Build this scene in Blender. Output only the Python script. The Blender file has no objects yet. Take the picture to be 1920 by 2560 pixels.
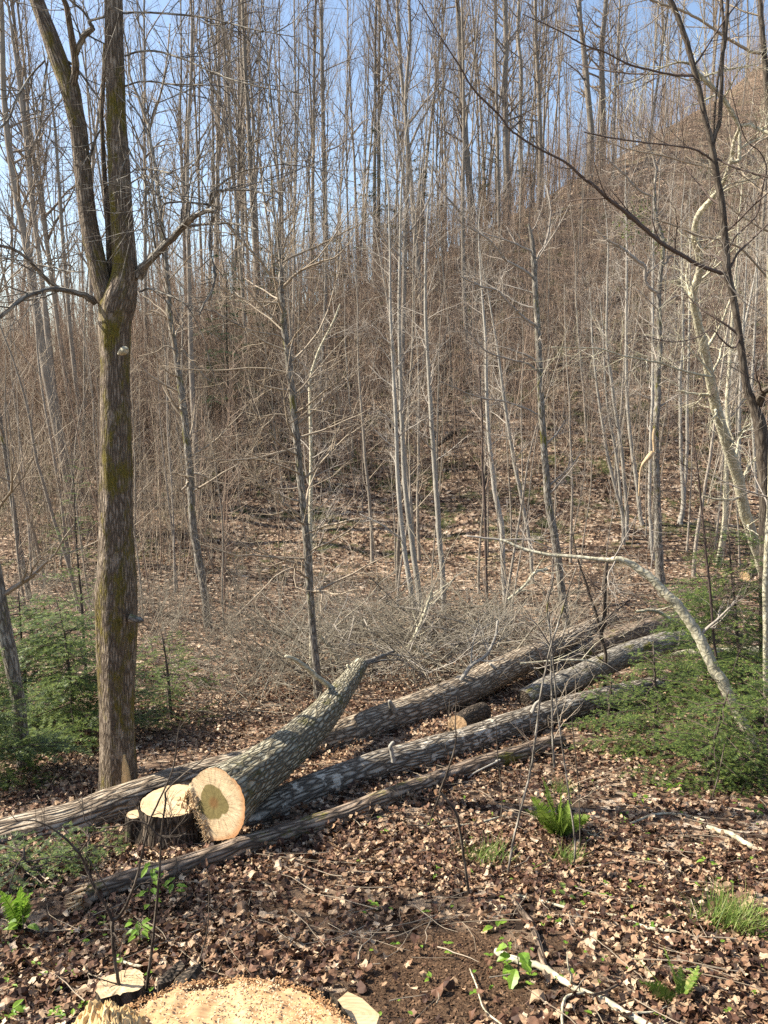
import bpy, math, random
import numpy as np
from mathutils import Vector
R = math.radians
rng = np.random.default_rng(7)
random.seed(7)
C = bpy.context.scene.collection
scene = bpy.context.scene

# ------------------------------------------------------------------ camera
CAMZ, PITCH, F = 1.6, 10.0, 1934.0
cam = bpy.data.cameras.new('camera')
cam.sensor_fit = 'VERTICAL'; cam.sensor_height = 36.0
cam.lens = 36.0 * F / 2560.0
cam.clip_start = 0.05; cam.clip_end = 1500
camo = bpy.data.objects.new('camera', cam); C.objects.link(camo)
camo.location = (0, 0, CAMZ); camo.rotation_euler = (R(90 - PITCH), 0, 0)
scene.camera = camo

# ------------------------------------------------------------------ sky, sun, exposure
SUN_AZ = (-0.98, 0.13)      # horizontal direction towards the sun
SUN_EL = 42.0
sx, sy = SUN_AZ; n_ = math.hypot(sx, sy); sx /= n_; sy /= n_
sdir = Vector((sx * math.cos(R(SUN_EL)), sy * math.cos(R(SUN_EL)), math.sin(R(SUN_EL))))
w = bpy.data.worlds.new('World'); scene.world = w; w.use_nodes = True
nt = w.node_tree; bg = nt.nodes['Background']
sky = nt.nodes.new('ShaderNodeTexSky'); sky.sky_type = 'NISHITA'; sky.sun_disc = False
sky.sun_elevation = R(SUN_EL); sky.sun_rotation = math.atan2(sx, sy)
sky.air_density = 1.0; sky.dust_density = 1.1; sky.ozone_density = 0.5
nt.links.new(sky.outputs[0], bg.inputs[0]); bg.inputs[1].default_value = 0.11
sl = bpy.data.lights.new('sun', 'SUN'); sl.energy = 5.0; sl.angle = R(0.5); sl.color = (1, 0.93, 0.81)
so = bpy.data.objects.new('sun', sl); C.objects.link(so)
so.rotation_euler = (-sdir).to_track_quat('-Z', 'Y').to_euler(); so.location = (-20, -5, 30)
scene.view_settings.view_transform = 'Standard'; scene.view_settings.look = 'None'
scene.view_settings.exposure = 1.18; scene.view_settings.gamma = 1
scene.render.engine = 'CYCLES'
scene.cycles.use_denoising = False
scene.cycles.max_bounces = 4; scene.cycles.diffuse_bounces = 2; scene.cycles.glossy_bounces = 1
scene.cycles.transparent_max_bounces = 4; scene.cycles.transmission_bounces = 2
scene.cycles.caustics_reflective = False; scene.cycles.caustics_refractive = False
scene.cycles.sample_clamp_indirect = 4
scene.render.use_persistent_data = False

# ------------------------------------------------------------------ pixel <-> place helpers
cp, sp_ = math.cos(R(PITCH)), math.sin(R(PITCH))
def ray(px, py):
    a = (px - 960) / F; b = (1280 - py) / F
    return np.array([a, cp + sp_ * b, -sp_ + cp * b])
def at(px, py, Y):
    d = ray(px, py); return np.array([0, 0, CAMZ]) + d * (Y / d[1])
def wid(px, py, Y, wpx):
    d = ray(px, py); return 0.5 * wpx / F * (Y / d[1])

# ------------------------------------------------------------------ noise + terrain
_P = rng.random((64, 64, 64)).astype(np.float32)
def vnoise(x, y, z=0.0):
    x, y, z = np.broadcast_arrays(np.asarray(x, float), np.asarray(y, float), np.asarray(z, float))
    xi, yi, zi = np.floor(x).astype(int), np.floor(y).astype(int), np.floor(z).astype(int)
    fx, fy, fz = x - xi, y - yi, z - zi
    fx, fy, fz = [f * f * (3 - 2 * f) for f in (fx, fy, fz)]
    r = 0
    for i in (0, 1):
        for j in (0, 1):
            for k in (0, 1):
                wgt = (fx if i else 1 - fx) * (fy if j else 1 - fy) * (fz if k else 1 - fz)
                r = r + wgt * _P[(xi + i) & 63, (yi + j) & 63, (zi + k) & 63]
    return r
def fbm(x, y, z=0.0, o=3):
    r = 0; a = 1; t = 0
    for i in range(o):
        r = r + a * (vnoise(np.asarray(x) * 2 ** i + 7 * i, np.asarray(y) * 2 ** i + 3 * i, np.asarray(z) * 2 ** i) - .5); t += a; a *= .5
    return r / t * 2
def sstep(v, a, b):
    t = np.clip((v - a) / (b - a), 0, 1); return t * t * (3 - 2 * t)
def H(x, y):
    x = np.asarray(x, float); y = np.asarray(y, float)
    yq = np.clip(y, -8, 22)
    base = -0.36 * yq + 0.0075 * yq ** 2
    base = base + 0.05 * np.clip(x - 2, 0, 30) * sstep(y, 12, 24)
    yf = 24.5 - 0.03 * np.clip(x, -40, 40)
    t = (y - yf)
    z = base + .62 * 1.8 * np.logaddexp(0, np.clip(t / 1.8, -30, 200))
    zc = np.interp(x, [-80, -40, -14.6, -7.4, 0, 13, 33, 60, 140], [-5, -1.5, 1.8, 4.2, 7.2, 15.0, 28.5, 50, 85])
    k = 1.6
    z = -k * np.logaddexp(-z / k, -zc / k)
    z = z + .05 * fbm(x * .9, y * .9) * sstep(y, -2, 3) + .5 * fbm(x * .16 + 9, y * .16) * sstep(y, 18, 30)
    # bench cut by the old track on the right and the bank above it
    z = z + .35 * fbm(x * .35 + 3, y * .5 + 5) * sstep(y, 19, 25)
    return z
def gp(px, py, lift=0.0, ymax=140):
    d = ray(px, py); t = np.concatenate([np.linspace(.4, 20, 1500), np.linspace(20, ymax, 3000)])
    P = np.array([0, 0, CAMZ])[None] + d[None] * t[:, None]
    below = P[:, 2] < H(P[:, 0], P[:, 1]) + lift
    i = int(np.argmax(below)) if below.any() else len(t) - 1
    return P[i]

# ------------------------------------------------------------------ object helpers
def tag(o, label=None, cat=None, group=None, kind=None):
    if label: o['label'] = label
    if cat: o['category'] = cat
    if group: o['group'] = group
    if kind: o['kind'] = kind
    return o
def empty(name, loc, rot=(0, 0, 0)):
    o = bpy.data.objects.new(name, None); C.objects.link(o); o.location = loc; o.rotation_euler = rot
    o.empty_display_size = .2
    return o
class MB:
    def __init__(s):
        s.v = []; s.q = []; s.t = []; s.tc = []; s.mq = []; s.mt = []; s.n = 0; s.m = 0
    def add(s, v, q=None, t=None, tc=None):
        v = np.asarray(v, np.float32).reshape(-1, 3)
        s.v.append(v); s.tc.append(v if tc is None else np.asarray(tc, np.float32).reshape(-1, 3))
        if q is not None and len(q): q = np.asarray(q, np.int64).reshape(-1, 4); s.q.append(q + s.n); s.mq.append(np.full(len(q), s.m))
        if t is not None and len(t): t = np.asarray(t, np.int64).reshape(-1, 3); s.t.append(t + s.n); s.mt.append(np.full(len(t), s.m))
        s.n += len(v)
    def tube(s, pts, rad, k=6, tip=True, seam=None, disp=None, cap0=False):
        pts = np.asarray(pts, float); rad = np.asarray(rad, float); n = len(pts)
        T = np.gradient(pts, axis=0); T /= np.linalg.norm(T, axis=1)[:, None] + 1e-9
        m = T.mean(0); ref = np.array([0, 0, 1.]) if abs(m[2]) < .8 * np.linalg.norm(m) + 1e-9 else np.array([0, 1., 0])
        U = np.cross(T, ref); U /= np.linalg.norm(U, axis=1)[:, None] + 1e-9
        V = np.cross(T, U)
        a = np.arange(k) * 2 * math.pi / k; ca, sa = np.cos(a), np.sin(a)
        L = np.concatenate([[0], np.cumsum(np.linalg.norm(np.diff(pts, axis=0), axis=1))])
        rr = rad[:, None] * np.ones(k)[None]
        if disp is not None: rr = rr * (1 + disp(a[None, :], L[:, None], rad[:, None]))
        v = pts[:, None] + rr[..., None] * (ca[None, :, None] * U[:, None] + sa[None, :, None] * V[:, None])
        tc = np.stack([rad[:, None] * ca[None], rad[:, None] * sa[None], np.repeat(L[:, None], k, 1)], -1)
        i = np.arange(n - 1)[:, None] * k; j = np.arange(k)[None]; j2 = (j + 1) % k
        q = np.stack([i + j, i + j2, i + k + j2, i + k + j], -1).reshape(-1, 4)[:, ::-1]
        v = v.reshape(-1, 3); tc = tc.reshape(-1, 3); tt = []
        if tip:
            v = np.vstack([v, pts[-1] + T[-1] * rad[-1] * .6]); tc = np.vstack([tc, tc[-1]])
            b = (n - 1) * k; tt = [[b + (x + 1) % k, b + x, n * k] for x in range(k)]
        if cap0:
            v = np.vstack([v, pts[0]]); tc = np.vstack([tc, tc[0]]); e = len(v) - 1
            tt = list(tt) + [[x, (x + 1) % k, e] for x in range(k)]
        s.add(v, q, tt, tc)
    def arrays(s):
        V = np.concatenate(s.v); TC = np.concatenate(s.tc)
        Q = np.concatenate(s.q) if s.q else np.zeros((0, 4), int); T = np.concatenate(s.t) if s.t else np.zeros((0, 3), int)
        MQ = np.concatenate(s.mq) if s.mq else np.zeros(0, int); MT = np.concatenate(s.mt) if s.mt else np.zeros(0, int)
        return V, Q, T, TC, MQ, MT
    def build(s, name, mats, parent=None, smooth=True, origin=None):
        V, Q, T, TC, MQ, MT = s.arrays()
        if origin is not None: V = V - np.asarray(origin, np.float32)[None]
        me = bpy.data.meshes.new(name)
        me.vertices.add(len(V)); me.vertices.foreach_set('co', V.astype(np.float32).ravel())
        idx = np.concatenate([Q.ravel(), T.ravel()]).astype(np.int32)
        me.loops.add(len(idx)); me.loops.foreach_set('vertex_index', idx)
        npoly = len(Q) + len(T); me.polygons.add(npoly)
        st = np.concatenate([np.arange(len(Q)) * 4, len(Q) * 4 + np.arange(len(T)) * 3]).astype(np.int32)
        me.polygons.foreach_set('loop_start', st)
        me.polygons.foreach_set('material_index', np.concatenate([MQ, MT]).astype(np.int32))
        me.polygons.foreach_set('use_smooth', np.full(npoly, smooth))
        at_ = me.attributes.new('tc', 'FLOAT_VECTOR', 'POINT'); at_.data.foreach_set('vector', TC.astype(np.float32).ravel())
        me.update(calc_edges=True)
        for m in (mats if isinstance(mats, (list, tuple)) else [mats]): me.materials.append(m)
        o = bpy.data.objects.new(name, me); C.objects.link(o)
        if parent: o.parent = parent
        elif origin is not None: o.location = origin
        return o
def merge_copies(mb, src, mats4):
    """many transformed copies of one template's arrays: src=(V,Q,T,TC,..), mats4 (N,3,4)"""
    V, Q, T, TC, MQ, MT = src; N = len(mats4); n = len(V)
    P = np.einsum('nij,vj->nvi', mats4[:, :, :3], V) + mats4[:, None, :, 3]
    off = (np.arange(N) * n)[:, None, None]
    mb.v.append(P.reshape(-1, 3).astype(np.float32)); mb.tc.append(np.tile(TC, (N, 1)).astype(np.float32))
    if len(Q): mb.q.append((Q[None] + off).reshape(-1, 4) + mb.n); mb.mq.append(np.tile(MQ, N))
    if len(T): mb.t.append((T[None] + off).reshape(-1, 3) + mb.n); mb.mt.append(np.tile(MT, N))
    mb.n += N * n
def xf(pos, rz, sc, tx=None, ty=None):
    """(N,3,4) matrices: scale, tilt about x and y, spin about z, move"""
    pos = np.asarray(pos, float); N = len(pos)
    rz = np.broadcast_to(rz, N); sc = np.broadcast_to(sc, N)
    tx = np.zeros(N) if tx is None else np.broadcast_to(tx, N); ty = np.zeros(N) if ty is None else np.broadcast_to(ty, N)
    c, s = np.cos(rz), np.sin(rz); o, z = np.ones(N), np.zeros(N)
    Rz = np.stack([np.stack([c, -s, z], -1), np.stack([s, c, z], -1), np.stack([z, z, o], -1)], 1)
    c, s = np.cos(tx), np.sin(tx); Rx = np.stack([np.stack([o, z, z], -1), np.stack([z, c, -s], -1), np.stack([z, s, c], -1)], 1)
    c, s = np.cos(ty), np.sin(ty); Ry = np.stack([np.stack([c, z, s], -1), np.stack([z, o, z], -1), np.stack([-s, z, c], -1)], 1)
    M = Ry @ Rx @ Rz * sc[:, None, None]
    return np.concatenate([M, pos[:, :, None]], 2)

# ------------------------------------------------------------------ materials
def newmat(name):
    m = bpy.data.materials.new(name); m.use_nodes = True
    nt = m.node_tree; b = nt.nodes['Principled BSDF']
    b.inputs['Specular IOR Level'].default_value = .2; b.inputs['Roughness'].default_value = .85
    return m, nt, b
def nd(nt, t, **kw):
    n = nt.nodes.new('ShaderNode' + t)
    for k, v in kw.items():
        if k.startswith('_'): setattr(n, k[1:], v)
        else: n.inputs[k.replace('__', ' ')].default_value = v
    return n
def ramp(nt, src, stops, interp='LINEAR'):
    r = nt.nodes.new('ShaderNodeValToRGB'); r.color_ramp.interpolation = interp
    e = r.color_ramp.elements
    while len(e) < len(stops): e.new(.5)
    for el, (p, c) in zip(e, stops):
        el.position = p; el.color = (c[0], c[1], c[2], 1) if not isinstance(c, (int, float)) else (c, c, c, 1)
    if src is not None: nt.links.new(src, r.inputs[0])
    return r
def mixc(nt, fac, a, b, mode='MIX'):
    m = nt.nodes.new('ShaderNodeMix'); m.data_type = 'RGBA'; m.blend_type = mode
    for i, s in ((0, fac), (6, a), (7, b)):
        if isinstance(s, bpy.types.NodeSocket): nt.links.new(s, m.inputs[i])
        elif isinstance(s, (int, float)): m.inputs[i].default_value = s
        else: m.inputs[i].default_value = (s[0], s[1], s[2], 1)
    return m.outputs[2]
def tcn(nt, scale=(1, 1, 1), attr=True):
    a = nt.nodes.new('ShaderNodeAttribute' if attr else 'ShaderNodeTexCoord')
    if attr: a.attribute_name = 'tc'; o = a.outputs['Vector']
    else: o = a.outputs['Object']
    mp = nt.nodes.new('ShaderNodeMapping'); mp.inputs['Scale'].default_value = scale
    nt.links.new(o, mp.inputs[0]); return mp.outputs[0]
def noise(nt, vec, scale, detail=3, rough=.6):
    n = nd(nt, 'TexNoise', Scale=scale, Detail=detail, Roughness=rough); nt.links.new(vec, n.inputs['Vector']); return n.outputs[0]
def bump(nt, b, h, strength, dist):
    n = nd(nt, 'Bump', Strength=strength, Distance=dist); nt.links.new(h, n.inputs['Height']); nt.links.new(n.outputs[0], b.inputs['Normal'])

def bark(name, dark, mid, light, sc=1.0, moss=0.0, lichen=.3, groove=1.0, mosscol=(.13, .12, .02), stretch=.18, nmix=.45):
    m, nt, b = newmat(name)
    v = tcn(nt, (1, 1, stretch))
    warp = nd(nt, 'TexNoise', Scale=9 * sc, Detail=2); nt.links.new(v, warp.inputs['Vector'])
    va = nt.nodes.new('ShaderNodeVectorMath'); va.operation = 'MULTIPLY_ADD'
    nt.links.new(warp.outputs['Color'], va.inputs[0]); va.inputs[1].default_value = (.05 / sc, .05 / sc, .05 / sc); nt.links.new(v, va.inputs[2])
    vo = nd(nt, 'TexVoronoi', Scale=38 * sc, _feature='DISTANCE_TO_EDGE'); nt.links.new(va.outputs[0], vo.inputs['Vector'])
    edge = ramp(nt, vo.outputs['Distance'], [(0, 0), (.28, 1)])
    n1 = noise(nt, tcn(nt, (1, 1, .5)), 60 * sc, 4, .7)
    hgt = mixc(nt, nmix, edge.outputs[0], n1)
    col = ramp(nt, hgt, [(.12, dark), (.5, mid), (.85, light)])
    c = col.outputs[0]
    n2 = noise(nt, tcn(nt, (1, 1, .7)), 7, 4, .7)
    pl = ramp(nt, n2, [(.56, 0), (.62, 1)])
    pf = nt.nodes.new('ShaderNodeMath'); pf.operation = 'MULTIPLY'; pf.inputs[1].default_value = lichen; nt.links.new(pl.outputs[0], pf.inputs[0])
    c = mixc(nt, pf.outputs[0], c, tuple(min(1, x * 1.5) for x in light))
    if moss > 0:
        n3 = noise(nt, tcn(nt, (1, 1, .35)), 5.5, 5, .75)
        ml = ramp(nt, n3, [(.56 - .14 * moss, 0), (.66 - .12 * moss, 1)])
        n4 = noise(nt, tcn(nt, (1, 1, 1)), 90, 3, .7)
        mc = ramp(nt, n4, [(.3, tuple(x * .45 for x in mosscol)), (.7, tuple(x * 1.5 for x in mosscol))])
        c = mixc(nt, ml.outputs[0], c, mc.outputs[0])
    nt.links.new(c, b.inputs['Base Color'])
    bump(nt, b, hgt, .9 * groove, .022 / sc)
    b.inputs['Specular IOR Level'].default_value = .25
    return m
def twigmat(name, a, b_, var=.5, sc=6):
    m, nt, b = newmat(name)
    g = nt.nodes.new('ShaderNodeNewGeometry'); oi = nt.nodes.new('ShaderNodeObjectInfo')
    ad = nt.nodes.new('ShaderNodeMath'); ad.operation = 'ADD'; nt.links.new(g.outputs['Random Per Island'], ad.inputs[0]); nt.links.new(oi.outputs['Random'], ad.inputs[1])
    fr = nt.nodes.new('ShaderNodeMath'); fr.operation = 'MULTIPLY'; fr.inputs[1].default_value = .5; nt.links.new(ad.outputs[0], fr.inputs[0])
    n = noise(nt, tcn(nt, (4, 4, 1)), sc, 3, .7)
    c1 = mixc(nt, fr.outputs[0], a, b_)
    c2 = ramp(nt, n, [(.35, .55), (.65, 1.35)])
    nt.links.new(mixc(nt, var, c1, mixc(nt, 1.0, c1, c2.outputs[0], 'MULTIPLY')), b.inputs['Base Color'])
    return m
def leafmat(name, stops, trans=.35, rough=.6, spec=.3, var=True):
    m, nt, b = newmat(name)
    g = nt.nodes.new('ShaderNodeNewGeometry')
    r = ramp(nt, g.outputs['Random Per Island'], stops)
    c = r.outputs[0]
    if var:
        n = noise(nt, tcn(nt, (1, 1, 1), attr=False), 35, 3, .7)
        c = mixc(nt, 1.0, c, ramp(nt, n, [(.3, .6), (.7, 1.25)]).outputs[0], 'MULTIPLY')
    nt.links.new(c, b.inputs['Base Color']); b.inputs['Roughness'].default_value = rough
    b.inputs['Specular IOR Level'].default_value = spec
    if trans > 0:
        tr = nt.nodes.new('ShaderNodeBsdfTranslucent'); nt.links.new(c, tr.inputs[0])
        mx = nt.nodes.new('ShaderNodeMixShader'); mx.inputs[0].default_value = trans
        out = nt.nodes['Material Output']
        nt.links.new(b.outputs[0], mx.inputs[1]); nt.links.new(tr.outputs[0], mx.inputs[2]); nt.links.new(mx.outputs[0], out.inputs[0])
    return m
M = {}
M['mossbark'] = bark('mossy_bark', (.03, .022, .015), (.16, .12, .082), (.38, .31, .23), 1.35, moss=.5, lichen=.35, mosscol=(.15, .12, .02), stretch=.16, groove=1.4, nmix=.62)
M['logbark'] = bark('grey_log_bark', (.035, .026, .018), (.25, .19, .13), (.54, .45, .33), .8, lichen=.25, groove=1.1, stretch=.14)
M['logbark2'] = bark('lichen_log_bark', (.03, .024, .018), (.19, .155, .115), (.45, .395, .31), .8, lichen=.85, stretch=.16)
M['logbark3'] = bark('greenish_log_bark', (.045, .036, .022), (.23, .20, .135), (.48, .44, .32), .9, moss=.1, lichen=.15, groove=1.4, stretch=.17, mosscol=(.12, .11, .04))
M['logbark4'] = bark('peeled_log_bark', (.03, .022, .016), (.18, .13, .09), (.42, .32, .23), .8, moss=.1, lichen=.2, stretch=.14)
M['stumpbark'] = bark('dark_stump_bark', (.014, .010, .007), (.06, .045, .03), (.16, .12, .085), .8, moss=0, lichen=.05, stretch=.25)
M['greybark'] = bark('grey_tree_bark', (.05, .043, .034), (.20, .175, .14), (.36, .33, .27), .9, lichen=.5, moss=.1, groove=.6)
M['darkbark'] = bark('dark_smooth_bark', (.04, .03, .022), (.085, .066, .048), (.15, .125, .095), .8, lichen=.2, groove=.4)
M['palebark'] = bark('pale_smooth_bark', (.30, .27, .18), (.44, .40, .28), (.56, .52, .39), .5, lichen=.4, groove=.25, stretch=.8)
M['sapbark'] = twigmat('pale_sapling_bark', (.27, .245, .20), (.43, .40, .34), .7, 9)
M['sapbark2'] = twigmat('grey_brown_sapling_bark', (.19, .16, .12), (.38, .33, .265), .7, 9)
M['farbark'] = twigmat('far_tree_bark', (.16, .135, .105), (.34, .29, .23), .6, 2)
M['twig'] = twigmat('grey_brown_twigs', (.20, .155, .105), (.44, .365, .27), .4)
M['redtwig'] = twigmat('reddish_twigs', (.19, .125, .085), (.42, .315, .23), .4)
M['paletwig'] = twigmat('pale_twigs', (.26, .22, .18), (.42, .375, .31), .4)
M['fartwig'] = twigmat('far_crown_twigs', (.15, .115, .085), (.28, .225, .17), .3)
M['brushtwig'] = twigmat('grey_olive_brush', (.11, .095, .068), (.30, .26, .195), .5)
M['darktwig'] = twigmat('dark_twigs', (.07, .05, .04), (.14, .105, .085), .4)
M['hemlock'] = leafmat('hemlock_needles', [(0, (.02, .04, .012)), (.5, (.07, .11, .025)), (1, (.21, .26, .06))], .3, .5, .4)
M['hemlock2'] = leafmat('bright_hemlock_needles', [(0, (.03, .055, .014)), (.5, (.09, .135, .028)), (1, (.23, .28, .065))], .35, .5, .4)
M['pine'] = leafmat('far_pine_needles', [(0, (.03, .055, .025)), (1, (.08, .115, .05))], .2, .6, .2)
M['fern'] = leafmat('fern_green', [(0, (.16, .25, .03)), (1, (.32, .42, .08))], .45, .5, .3)
M['grassg'] = leafmat('grass_green', [(0, (.10, .17, .03)), (.6, (.20, .29, .05)), (1, (.38, .36, .13))], .4, .5, .3)
M['brightleaf'] = leafmat('bright_leaf', [(0, (.14, .27, .03)), (1, (.30, .46, .06))], .45, .4, .4)
M['litter'] = leafmat('dry_leaf', [(0, (.025, .014, .009)), (.25, (.075, .036, .022)), (.48, (.18, .092, .052)), (.68, (.33, .20, .115)), (.88, (.48, .33, .20)), (1, (.62, .48, .33))], .12, .62, .28)

def wood(name, ringc=True, stain=False, saw=True, a=(.52, .33, .17), b_=(.70, .53, .32)):
    m, nt, b = newmat(name)
    v = tcn(nt)
    n = noise(nt, v, 9, 4, .65)
    wv = nd(nt, 'TexWave', Scale=26, Distortion=3.0, Detail=2); wv.wave_type = 'RINGS'; wv.rings_direction = 'Z'
    nt.links.new(v, wv.inputs['Vector'])
    c = mixc(nt, ramp(nt, n, [(.3, 0), (.75, 1)]).outputs[0], a, b_)
    c = mixc(nt, .22, c, mixc(nt, 1, c, ramp(nt, wv.outputs[1], [(.2, .45), (.7, 1.1)]).outputs[0], 'MULTIPLY'))
    # saw kerf streaks
    sv = tcn(nt, (3, 60, 3)); s_ = noise(nt, sv, 2.4, 3, .8)
    c = mixc(nt, .55, c, mixc(nt, 1, c, ramp(nt, s_, [(.35, .55), (.65, 1.25)]).outputs[0], 'MULTIPLY'))
    if ringc:  # radial distance: orange-brown bark rim, dark heart
        ln = nt.nodes.new('ShaderNodeVectorMath'); ln.operation = 'LENGTH'
        sub = nt.nodes.new('ShaderNodeVectorMath'); sub.operation = 'SUBTRACT'
        nt.links.new(v, sub.inputs[0]); sub.inputs[1].default_value = (-.015, .01, 0)
        nt.links.new(sub.outputs[0], ln.inputs[0])
        if stain:
            vs = nd(nt, 'TexVoronoi', Scale=9.0); nt.links.new(v, vs.inputs['Vector'])
            n5 = noise(nt, v, 5.5, 2, .5)
            ma = nt.nodes.new('ShaderNodeMath'); ma.operation = 'MULTIPLY_ADD'; ma.inputs[1].default_value = .12; nt.links.new(n5, ma.inputs[0]); nt.links.new(ln.outputs['Value'], ma.inputs[2])
            mb_ = nt.nodes.new('ShaderNodeMath'); mb_.operation = 'MULTIPLY_ADD'; mb_.inputs[1].default_value = .07; nt.links.new(vs.outputs['Distance'], mb_.inputs[0]); nt.links.new(ma.outputs[0], mb_.inputs[2])
            st = ramp(nt, mb_.outputs[0], [(.212, 1), (.218, 0)])
            sc_ = mixc(nt, n, (.12, .095, .035), (.28, .22, .085))
            cen = ramp(nt, ln.outputs['Value'], [(.02, 1), (.05, 0)])
            sc_ = mixc(nt, cen.outputs[0], sc_, (.20, .11, .04))
            c = mixc(nt, st.outputs[0], c, sc_)
    if ringc:
        # fan of fine radial checks
        sp3 = nt.nodes.new('ShaderNodeSeparateXYZ'); nt.links.new(v, sp3.inputs[0])
        at2 = nt.nodes.new('ShaderNodeMath'); at2.operation = 'ARCTAN2'; nt.links.new(sp3.outputs[1], at2.inputs[0]); nt.links.new(sp3.outputs[0], at2.inputs[1])
        cb = nt.nodes.new('ShaderNodeCombineXYZ'); nt.links.new(at2.outputs[0], cb.inputs[0]); nt.links.new(ln.outputs['Value'], cb.inputs[1])
        ra_ = noise(nt, cb.outputs[0], 11, 3, .8)
        c = mixc(nt, .8, c, mixc(nt, 1, c, ramp(nt, ra_, [(.36, .5), (.5, 1.0), (.7, 1.15)]).outputs[0], 'MULTIPLY'))
        if stain: c = mixc(nt, ramp(nt, ln.outputs['Value'], [(.21, 0), (.25, .75)]).outputs[0], c, (.50, .22, .08))
    nt.links.new(c, b.inputs['Base Color'])
    bump(nt, b, s_, .3, .003)
    b.inputs['Roughness'].default_value = .7
    return m
M['wood'] = wood('fresh_cut_wood', a=(.50, .31, .16), b_=(.70, .50, .29))
M['woodstain'] = wood('fresh_cut_wood_with_stained_heart', stain=True, a=(.60, .42, .23), b_=(.80, .63, .39))
M['woodrim'] = wood('orange_inner_bark', ringc=False, a=(.42, .20, .08), b_=(.66, .42, .21))
M['woodpale'] = wood('pale_cut_wood', ringc=False, a=(.50, .34, .18), b_=(.70, .54, .34))
M['woodchip'] = wood('pale_wood_chips', ringc=False, a=(.56, .38, .20), b_=(.80, .64, .42))
M['woodtop'] = wood('cream_cut_wood', ringc=False, a=(.48, .27, .12), b_=(.66, .45, .25))
M['woodorange'] = wood('orange_tinted_cut_wood', ringc=False, a=(.54, .28, .11), b_=(.72, .50, .28))
M['woodyellow'] = wood('yellow_torn_wood', ringc=False, a=(.56, .36, .15), b_=(.80, .60, .33))

def ground_mat():
    m, nt, b = newmat('leafy_forest_floor')
    v = tcn(nt, attr=False)
    w_ = nd(nt, 'TexNoise', Scale=14, Detail=2); nt.links.new(v, w_.inputs['Vector'])
    va = nt.nodes.new('ShaderNodeVectorMath'); va.operation = 'MULTIPLY_ADD'; va.inputs[1].default_value = (.06, .06, .06)
    nt.links.new(w_.outputs['Color'], va.inputs[0]); nt.links.new(v, va.inputs[2])
    vo = nd(nt, 'TexVoronoi', Scale=11); nt.links.new(va.outputs[0], vo.inputs['Vector'])
    sx_ = nt.nodes.new('ShaderNodeSeparateColor'); nt.links.new(vo.outputs['Color'], sx_.inputs[0])
    lc = ramp(nt, sx_.outputs[0], [(0, (.02, .012, .008)), (.3, (.09, .055, .034)), (.6, (.24, .155, .098)), (.88, (.42, .30, .20)), (1, (.62, .49, .36))])
    big = noise(nt, v, .5, 4, .65)
    bm = ramp(nt, big, [(.38, .62), (.62, 1.12)])
    c = mixc(nt, 1, lc.outputs[0], bm.outputs[0], 'MULTIPLY')
    # soil attribute near the camera, moss patches on the far bank
    at_ = nt.nodes.new('ShaderNodeAttribute'); at_.attribute_name = 'zones'
    sz = nt.nodes.new('ShaderNodeSeparateXYZ'); nt.links.new(at_.outputs['Vector'], sz.inputs[0])
    fine = noise(nt, v, 45, 4, .75)
    soil = ramp(nt, fine, [(.3, (.045, .024, .013)), (.5, (.10, .058, .032)), (.75, (.20, .125, .072))])
    c = mixc(nt, sz.outputs[0], c, soil.outputs[0])
    mo = noise(nt, v, 1.1, 4, .75)
    mf = nt.nodes.new('ShaderNodeMath'); mf.operation = 'MULTIPLY'
    nt.links.new(ramp(nt, mo, [(.52, 0), (.62, .75)]).outputs[0], mf.inputs[0]); nt.links.new(sz.outputs[1], mf.inputs[1])
    mcol = ramp(nt, fine, [(.3, (.03, .042, .012)), (.7, (.10, .12, .03))])
    c = mixc(nt, mf.outputs[0], c, mcol.outputs[0])
    nt.links.new(c, b.inputs['Base Color'])
    hh = mixc(nt, .5, vo.outputs['Distance'], fine)
    bump(nt, b, hh, 1.0, .06)
    return m
M['ground'] = ground_mat()

# ------------------------------------------------------------------ ground
def build_ground():
    def axis(a, b, n, s):   # dense near zero, sparse far
        t = np.linspace(np.arcsinh(a / s), np.arcsinh(b / s), n); return np.sinh(t) * s
    xs = axis(-260, 260, 420, 3.0); ys = axis(-7, 420, 460, 4.0)
    X, Y = np.meshgrid(xs, ys); Z = H(X, Y)
    V = np.stack([X, Y, Z], -1).reshape(-1, 3); nx = len(xs); ny = len(ys)
    i = (np.arange(ny - 1)[:, None] * nx + np.arange(nx - 1)[None]).ravel()
    Q = np.stack([i, i + 1, i + nx + 1, i + nx], -1)
    mb = MB(); mb.add(V, Q); o = mb.build('ground', M['ground']); o['kind'] = 'structure'
    soil = soilmask(X, Y); moss = sstep(Y, 20, 24) * (1 - .3 * sstep(Y, 40, 60))
    a = o.data.attributes.new('zones', 'FLOAT_VECTOR', 'POINT')
    a.data.foreach_set('vector', np.stack([soil, moss, 0 * soil], -1).astype(np.float32).ravel())
_SC = (gp(1150, 2440)[:2], gp(880, 2290)[:2])
def soilmask(x, y):
    c, c2 = _SC
    d = np.hypot((x - c[0]) / .62, (y - c[1]) / .55) + .5 * fbm(np.asarray(x) * 3, np.asarray(y) * 3)
    d2 = np.hypot((x - c2[0]) / .7, (y - c2[1]) / .35) + .5 * fbm(np.asarray(x) * 3 + 5, np.asarray(y) * 3)
    return np.clip(np.maximum(1 - sstep(d, .7, 1.2), .6 * (1 - sstep(d2, .6, 1.3))), 0, 1)
build_ground()

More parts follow.
